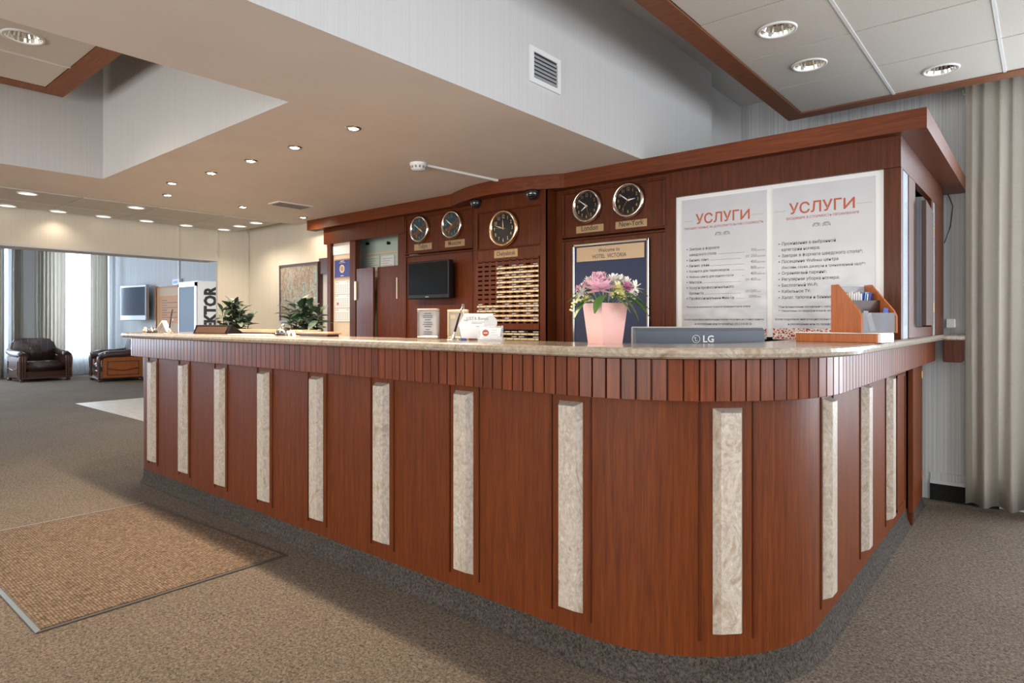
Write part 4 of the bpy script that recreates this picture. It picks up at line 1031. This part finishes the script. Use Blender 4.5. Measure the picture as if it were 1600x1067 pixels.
# plants
pl_me = [leafmesh(.145, .078, .25, 'leaf', 'leaf'), leafmesh(.12, .070, .45, 'leaf', 'leaf'), leafmesh(.10, .060, .15, 'leaf', 'leaf')]
def plant(x, y, ztop, spread, label, n=110, seed=1):
    random.seed(seed)
    t = thing('potted_plant', (x, y, 0), label, 'plant', 'leafy plants behind the counter')
    MB().lathe((0, 0, 0), [(0, 0), (.12, 0), (.16, .55), (.17, .62), (.15, .62), (.14, .58), (0, .57)], n=28).build('planter', 'terracotta', t, local=True)
    tips = []
    for k in range(9):
        a_ = k*2.4+random.random()*.5; R = spread*(.15+.10*k) if k else 0.0
        hz = ztop-.07-(R/spread)**2*.13-random.random()*.05
        tip = Vector((R*math.cos(a_), R*math.sin(a_), hz)); mid = Vector((tip.x*.5, tip.y*.5, .58+(hz-.58)*.5)); tips.append((mid, tip))
        MB().tube([(0, 0, .56), mid, tip], .008, 6, r1=.004).build('stem', 'stem', t, local=True)
    for j in range(n):
        mid, tip = tips[j % 9]; lev = (j//9)/(n/9)
        f = 1-.75*lev
        p = mid.lerp(tip, f)
        place('leaf', random.choice(pl_me), t, p+origin(t), rot=(random.uniform(-.3, .3), random.uniform(-1.2, -.35) if lev < .12 else random.uniform(-.8, .35), j//9*2.4+j*.7+random.uniform(-.4, .4)), sc=(random.uniform(.7, .98),)*3)
    random.seed(9)
    return t
plant(-6.13, 3.04, 1.60, .15, 'dark green leafy plant in front of the white lettered stand', n=190, seed=3)
plant(-5.0, 3.10, 1.60, .16, 'dark green leafy plant in front of the painting', n=190, seed=5)

# computer monitor seen from behind
mo = thing('computer_monitor', (-1.238, 2.813, .80), 'blue grey computer monitor seen from behind over the marble top', 'monitor', rz=math.radians(40.07)-.02)
MB().box(-.305, .305, .0, .018, .13, .498, bev=.004).build('bezel', 'monitor_edge', mo, local=True)
m_ = MB(); b = m_.b
r = bmesh.ops.create_cube(b, size=1)
for v_ in r['verts']:
    back = v_.co.y < 0
    v_.co = Vector((v_.co.x*(.585 if back else .60), -.045 if back else 0, .313+v_.co.z*(.33 if back else .36)))
m_.build('back_shell', 'monitor', mo, local=True)
MB().box(-.04, .04, -.03, .0, .02, .2).build('stand_neck', 'monitor', mo, local=True)
MB().lathe((0, 0, 0), [(0, 0), (.13, 0), (.12, .015), (.04, .022), (0, .022)], n=28).build('stand_foot', 'monitor', mo, local=True)
m_ = MB(); zL = .442
text(m_, 'LG', .043, .036, zL-.014, -.0475, 'CENTER', bold=.0011)
m_.lathe((-.020, -.0475, zL), [(.0185, 0), (.0185, .0012), (.0160, .0012), (.0160, 0)], 'y', 30)
m_.box(-.024, -.022, -.0485, -.0475, zL-.008, zL+.008).box(-.024, -.013, -.0485, -.0475, zL-.009, zL-.007).cyl((-.027, -.0485, zL+.006), .0018, .0018, .001, 'y', 8)
m_.build('maker_mark', 'ink_white', mo, local=True)

# brochure rack on its box
bb = thing('flat_box', (-.69, 3.09, TOP), 'flat orange-brown wooden box lying under the brochure holder', 'box')
MB().box(-.172, .168, -.075, .085, 0, .038, bev=.002).build('box_body', 'wood_orange', bb, local=True)
MB().box(-.176, .178, -.079, .089, .038, .042, bev=.001).build('lid', 'paper', bb, local=True)
MB().box(.168, .180, -.070, .085, .002, .037).build('white_end', 'white', bb, local=True)
bb.rotation_euler = (0, 0, -.14)
br = thing('brochure_holder', (-.625, 3.12, TOP+.042), 'wooden sided brochure holder with smoked acrylic front', 'brochure holder', rz=.88)
side = [(-.115, 0), (.072, 0), (.072, .205), (.045, .205), (-.10, .095), (-.115, .075)]
MB().prism([(-y_, z_) for y_, z_ in [(-.072, 0), (.115, 0), (.115, .07), (.100, .095), (-.030, .212), (-.072, .212)]], 'x', -.088, -.080).build('side_board', 'wood_orange', br, local=True)
MB().prism([(-y_, z_) for y_, z_ in [(-.072, 0), (.115, 0), (.115, .07), (.100, .095), (-.030, .212), (-.072, .212)]], 'x', .080, .088).build('side_board', 'wood_orange', br, local=True)
MB().box(-.08, .08, -.112, -.108, 0, .085).build('front_pane', 'acrylic_grey', br, local=True)
MB().box(-.08, .08, .060, .064, 0, .205).build('back_pane', 'acrylic_grey', br, local=True)
MB().box(-.08, .08, -.025, -.021, 0, .14).build('divider', 'wood_dark', br, local=True)
MB().box(-.08, .08, -.11, .064, 0, .004).build('bottom_board', 'wood_orange', br, local=True)
Ro = Matrix.Rotation(.88, 3, 'Z')
WH = ('leftmost', 'second', 'third', 'fourth', 'fifth', 'sixth', 'last')
for k in range(11):
    cx = -.070+k*.0115; mname = 'paper' if k < 7 else ('blue', 'lightblue', 'paper', 'blue')[k-7]
    l = ['white brochure in the holder back pocket, %s of the white ones from left' % WH[min(k, 6)], 'dark blue brochure leaning in the back pocket of the holder', 'light blue brochure leaning in the back pocket', 'white and navy brochure at the right of the back pocket', 'navy brochure edge at the far right of the back pocket'][0 if k < 7 else k-6]
    p = Ro @ Vector((cx+(.012 if k > 6 else 0), .022, 0)); lean = .10 if k > 6 else .02
    mb = MB().box(-.0015, .0015, -.035, .033, 0, .165+.004*(k % 3)).rot(lean, (0, 0, 0), 'Y').rot(.88-.9 if k > 6 else .75, (0, 0, 0))
    o = solo(mb, 'brochure', mname, l, 'brochure', 'brochures in the holder'); o.location = (-.625+p.x, 3.12+p.y, TOP+.047)
for k, (cx, mn, l, h, ln) in enumerate(((-.045, 'print_grey', 'grey brochure behind the smoked front pane at left', .085, .05), (-.005, 'paper', 'white leaflet leaning behind the smoked front pane', .078, -.32), (.045, 'blue', 'blue pen-like leaflet rising above the smoked front pane', .098, .12))):
    p = Ro @ Vector((cx, -.085, 0))
    mb = MB().box(-.012, .012, -.0015, .0015, 0, h).rot(ln, (0, 0, 0), 'Y').rot(.88, (0, 0, 0))
    o = solo(mb, 'brochure', mn, l, 'brochure', 'brochures in the holder'); o.location = (-.625+p.x, 3.12+p.y, TOP+.050)

# ================================================================== WALL ODDS AND ENDS
so = thing('wall_socket', (-.53, 5.65, 1.31), 'white socket box on the striped wall above the bracket shelf', 'socket')
MB().box(-.56, -.502, 5.60, 5.65, 1.275, 1.345, bev=.006).build('housing', 'white', so)
solo(MB().tube([(-.555, 5.62, 2.28), (-.52, 5.64, 2.17), (-.535, 5.64, 2.02), (-.57, 5.62, 1.90)], .003, 6), 'wall_cable', 'black', 'thin dark cable looping on the striped wall under the cornice end', 'cable', loc=(-.55, 5.64, 2.1))
hk = thing('curtain_hook', (-.415, 5.63, 2.95), 'small white hook on the wall edge near the curtain top', 'hook')
MB().box(-.43, -.405, 5.60, 5.64, 2.93, 2.975, bev=.004).build('plate', 'white', hk); MB().tube([(-.42, 5.60, 2.96), (-.45, 5.57, 2.95), (-.455, 5.57, 2.985)], .004, 8).build('hook_arm', 'white', hk)
# curtains
def curtain(p0, p1, z0, z1, folds, amp, name, m, label, group, seed=0, thick=.004, ease=1.0):
    rnd = random.Random(seed); n = folds*10; nz = 14
    a0, a1 = Vector((*p0, 0)), Vector((*p1, 0)); L = (a1-a0); T = L.normalized(); N = Vector((-T.y, T.x, 0))
    ph = [rnd.uniform(.65, 1.3) for _ in range(folds+2)]; mb = MB(); R = []
    for j in range(nz+1):
        tz = j/nz; row = []
        for i in range(n+1):
            t = i/n; k = int(t*folds); am = amp*(ph[k]*(1-(t*folds-k))+ph[k+1]*(t*folds-k))
            w = math.sin(2*PI*t*folds+.35*math.sin(3*tz+k))
            w = math.copysign(abs(w)**ease, w)
            p = a0+L*t+T*(.12*amp*math.sin(4*PI*t*folds))+N*(am*(.75+.35*(1-tz))*w)
            row.append(mb.b.verts.new((p.x, p.y, z0+(z1-z0)*tz)))
        R.append(row)
    for a_, b2 in zip(R, R[1:]):
        for i in range(n): f = mb.b.faces.new((a_[i], a_[i+1], b2[i+1], b2[i])); f.smooth = True
    if thick:
        bmesh.ops.solidify(mb.b, geom=mb.b.faces[:], thickness=thick)
    o = solo(mb, name, m, label, 'curtain', group, loc=((p0[0]+p1[0])/2, (p0[1]+p1[1])/2, z0)); return o
curtain((-.435, 5.50), (.02, 5.50), .035, 3.1, 3, .060, 'linen_curtain', 'drape', 'full height greige linen curtain at the right picture edge', 'linen curtains by the counter', 11, ease=.75)
curtain((.0, 5.60), (.55, 5.60), .03, 3.1, 8, .018, 'sheer_curtain', 'sheer', 'white sheer curtain beside the greige curtain at right', None, 2, 0)
LG_ = 'beige curtains at the lounge windows'
curtain((-18.42, 3.50), (-18.42, 3.66), .02, 3.15, 3, .05, 'linen_curtain', 'drape', 'lounge curtain at the very left picture edge', LG_, 5)
curtain((-18.42, 3.80), (-18.42, 4.02), .02, 3.15, 4, .05, 'linen_curtain', 'drape', 'lounge curtain just left of the pale wall strip', LG_, 6)
curtain((-18.42, 4.25), (-18.42, 4.86), .02, 3.15, 8, .06, 'linen_curtain', 'drape', 'wide lounge curtain between the pale wall strip and the bright window', LG_, 7)
curtain((-18.42, 5.40), (-18.42, 5.78), .02, 3.15, 6, .05, 'linen_curtain', 'drape', 'lounge curtain right of the bright window, near the television', LG_, 8)
curtain((-18.50, 4.80), (-18.50, 5.90), .02, 3.15, 14, .03, 'sheer_curtain', 'sheer', 'bright white sheer curtain over the right lounge window', None, 9, 0)
curtain((-18.50, 2.3), (-18.50, 3.82), .02, 3.15, 16, .03, 'sheer_curtain', 'sheer', 'bright white sheer curtain at the left lounge window', None, 10, 0)

# ================================================================== LOUNGE
tv2 = thing('lounge_television', (-16.9, 6.0, 1.8), 'silver framed flat television on the lounge wall', 'television')
m_ = MB().box(-.60, .60, -.045, .035, -.42, .42, bev=.012).build('casing', 'silver', tv2, local=True)
MB().box(-.56, .56, -.052, -.045, -.30, .37).build('screen', 'screen', tv2, local=True).data.materials[0] = mat('glossy_grey_screen', (.10, .13, .18), .12, .3)
MB().box(-.5, .5, .035, .085, -.34, .34, bev=.01).build('back_housing', 'black', tv2, local=True)
MB().box(-.15, .15, .085, .19, -.15, .15).build('wall_bracket', 'black', tv2, local=True)
tv2.location = (-16.62, 5.78, 1.775); tv2.rotation_euler = (0, 0, .12)
dd = thing('orange_noticeboard_door', (-15.2, 6.0, 0), 'tan door with an orange printed notice on the lounge wall', 'door')
MB().box(-15.79, -14.2, 5.96, 6.0, 0, 2.10).build('door_leaf', 'orange_door', dd)
MB().box(-15.83, -15.79, 5.94, 6.0, 0, 2.14).box(-15.83, -14.2, 5.94, 6.0, 2.10, 2.125).build('door_frame', 'wood_orange', dd)
MB().box(-15.64, -14.25, 5.95, 5.96, 1.29, 1.91).build('notice', 'orange_print', dd)
q = MB()
for k in range(9): q.box(-15.45, -15.2+.55*(k % 2), 5.945, 5.95, 1.36+k*.055, 1.375+k*.055)
q.build('printed_lines', 'ink', dd)
ex = thing('exit_sign', (-14.7, 6.0, 2.18), 'small white sign box with conduit on the lounge wall above the door', 'sign')
MB().box(-14.86, -14.50, 5.93, 6.0, 2.13, 2.27, bev=.008).build('housing', 'white', ex); MB().box(-14.80, -14.6, 5.925, 5.93, 2.17, 2.23).build('panel', 'lightblue', ex)
MB().box(-14.655, -14.625, 5.97, 6.0, 2.27, UZ).build('conduit', 'white', ex)
# lettered display stand
ds = thing('display_fridge', (-11, 5.0, 0), 'tall glass fronted display cabinet with black vertical letters on its white side', 'display cabinet')
MB().box(-11.75, -11.0, 4.795, 5.60, 0, .25).box(-11.75, -11.0, 4.795, 5.60, 1.97, 2.02).box(-11.04, -11.0, 4.795, 5.60, .25, 1.97).box(-11.75, -11.71, 4.795, 5.60, .25, 1.97).box(-11.75, -11.0, 5.56, 5.60, .25, 1.97).build('cabinet_shell', 'white', ds)
MB().box(-11.72, -11.69, 4.775, 4.795, .1, 2.0).box(-11.08, -11.0, 4.775, 4.795, .1, 2.0).box(-11.72, -11.0, 4.775, 4.795, 1.93, 2.0).box(-11.72, -11.0, 4.775, 4.795, .1, .25).build('door_frame', 'silver', ds)
MB().box(-11.69, -11.08, 4.782, 4.788, .25, 1.93).build('glass_pane', 'fridge_glass', ds)
for z in (.6, 1.0, 1.35, 1.65): MB().box(-11.70, -11.05, 4.82, 5.55, z, z+.015).build('shelf', 'white', ds)
q = MB(); mt = Matrix.Translation((-10.995, 5.105, 1.915)) @ Matrix.Rotation(PI/2, 4, 'Z') @ Matrix.Rotation(PI/2, 4, 'X') @ Matrix.Rotation(PI/2, 4, 'Z')
text(q, 'VEKTOR', .285, 0, 0, 0, 'RIGHT', bold=.014, sx=.80, M4=mt); q.build('lettering', 'ink', ds)
# armchairs
def armchair(loc, rz, label, sidem='carved'):
    t = thing('leather_armchair', loc, label, 'armchair', 'leather armchairs in the lounge', rz)
    def soft(x0, x1, y0, y1, z0, z1, bev, name, m='leather', tilt=0):
        mb = MB().box(x0, x1, y0, y1, z0, z1)
        bmesh.ops.bevel(mb.b, geom=mb.b.edges[:], offset=bev, segments=3, affect='EDGES')
        for f in mb.b.faces: f.smooth = True
        if tilt: mb.rot(tilt, (0, y1, z0), 'X')
        return mb.build(name, m, t, local=True)
    # front faces -y, 1.05 wide
    soft(-.36, .36, -.42, .25, .20, .44, .07, 'seat_cushion')
    mb = MB().prism([(-.36, .0), (.36, .0), (.46, .30), (.40, .55), (.25, .60), (-.25, .60), (-.40, .55), (-.46, .30)], 'y', 0, .22)
    bmesh.ops.bevel(mb.b, geom=mb.b.edges[:], offset=.05, segments=3, affect='EDGES')
    for f in mb.b.faces: f.smooth = True
    mb.rot(-.25, (0, 0, 0), 'X')
    o = mb.build('back_cushion', 'leather', t, local=True); o.location = (0, .18, .38)
    s2 = MB()
    for x in (-.24, -.12, 0, .12, .24): s2.tube([(x*.8, .165, .50), (x, .21, .70), (x*1.05, .275, .93)], .006, 5)
    s2.build('seam', 'carved', t, local=True)
    MB().box(-.42, .42, -.36, .42, .06, .22, bev=.01).build('base_frame', 'carved', t, local=True)
    for sg in (-1, 1):
        mb = MB().tube([(sg*.42, -.42, .55), (sg*.43, -.25, .60), (sg*.44, .05, .61), (sg*.44, .38, .66)], .085, 12, r1=.075)
        mb.build('armrest', 'leather', t, local=True)
        MB().box(sg*.44-.04, sg*.44+.04, -.36, .42, .08, .54, bev=.01).build('side_panel', sidem, t, local=True)
        pn = MB()
        xo = sg*.485
        pn.box(xo-.006, xo+.006, -.28, .34, .44, .455).box(xo-.006, xo+.006, -.28, .34, .14, .155).box(xo-.006, xo+.006, -.28, -.265, .14, .455).box(xo-.006, xo+.006, .325, .34, .14, .455)
        pn.tube([(xo, -.26, .29), (xo, -.1, .26), (xo, .03, .24), (xo, .16, .26), (xo, .32, .29)], .010, 6)
        pn.build('carved_moulding', 'carved', t, local=True)
        for dx in (-.045, 0, .045):   # fluted front scroll
            mb = MB().lathe((sg*.44+dx, -.43, 0), [(.020, .06), (.026, .12), (.020, .25), (.030, .40), (.034, .50), (.022, .56), (0, .575)], n=12)
            mb.build('front_scroll', 'carved', t, local=True)
        for y in (-.40, .38): MB().lathe((sg*.44, y, 0), [(0, 0), (.040, 0), (.045, .03), (.035, .06), (0, .06)], n=14).build('foot', 'carved', t, local=True)
    MB().box(-.50, .50, -.46, -.38, .055, .085, bev=.008).build('front_rail', 'silver', t, local=True).data.materials[0] = M['carved']
    return t
a1 = armchair((-17.55, 4.12, 0), PI/2+.08, 'dark brown leather armchair facing the lobby in front of the wall strip')
a2 = armchair((-16.25, 5.28, 0), -.12+.0, 'dark leather armchair seen from its orange-brown carved side', 'wood_orange')

# painting
pt = thing('painting', (-6.07, 3.72, 1.6), 'abstract painting in a thin brown frame on the cream wall', 'painting')
MB().box(-6.43, -5.715, 3.695, 3.72, 1.335, 1.925).build('canvas', 'painting', pt)
m_ = MB()
for q in ((-6.45, -5.695, 1.318, 1.337), (-6.45, -5.695, 1.921, 1.94), (-6.45, -6.432, 1.337, 1.921), (-5.713, -5.695, 1.337, 1.921)): m_.box(q[0], q[1], 3.685, 3.72, q[2], q[3])
m_.build('picture_frame', 'wood_dark', pt)

# floor mat
fm = thing('entrance_mat', (-4.15, 1.32, 0), 'ribbed brown entrance mat with grey edging on the carpet', 'mat')
C4 = [(-5.05, .745), (-3.265, .755), (-3.272, 1.925), (-5.03, 1.815)]
def shrink(P, d):
    c = Vector((sum(p[0] for p in P)/4, sum(p[1] for p in P)/4)); out = []
    for p in P: v_ = Vector(p)-c; out.append((c.x+v_.x-math.copysign(d, v_.x), c.y+v_.y-math.copysign(d, v_.y)))
    return out
MB().prism(shrink(C4, .022), 'z', .001, .009).build('pile', 'mat', fm)
In = shrink(C4, .022)
M['mat_edge'] = mat('grey_metal_edge', (.17, .19, .20), .4, .4); M['mat_dark'] = mat('dark_rubber_edge', (.05, .042, .036), .7); 
for k in range(4):
    a_, b2 = C4[k], C4[(k+1) % 4]; c_, d_ = In[(k+1) % 4], In[k]
    MB().prism([a_, b2, c_, d_], 'z', .0, .006).build('edging', 'mat_edge' if k in (0, 3) else 'mat_dark', fm)
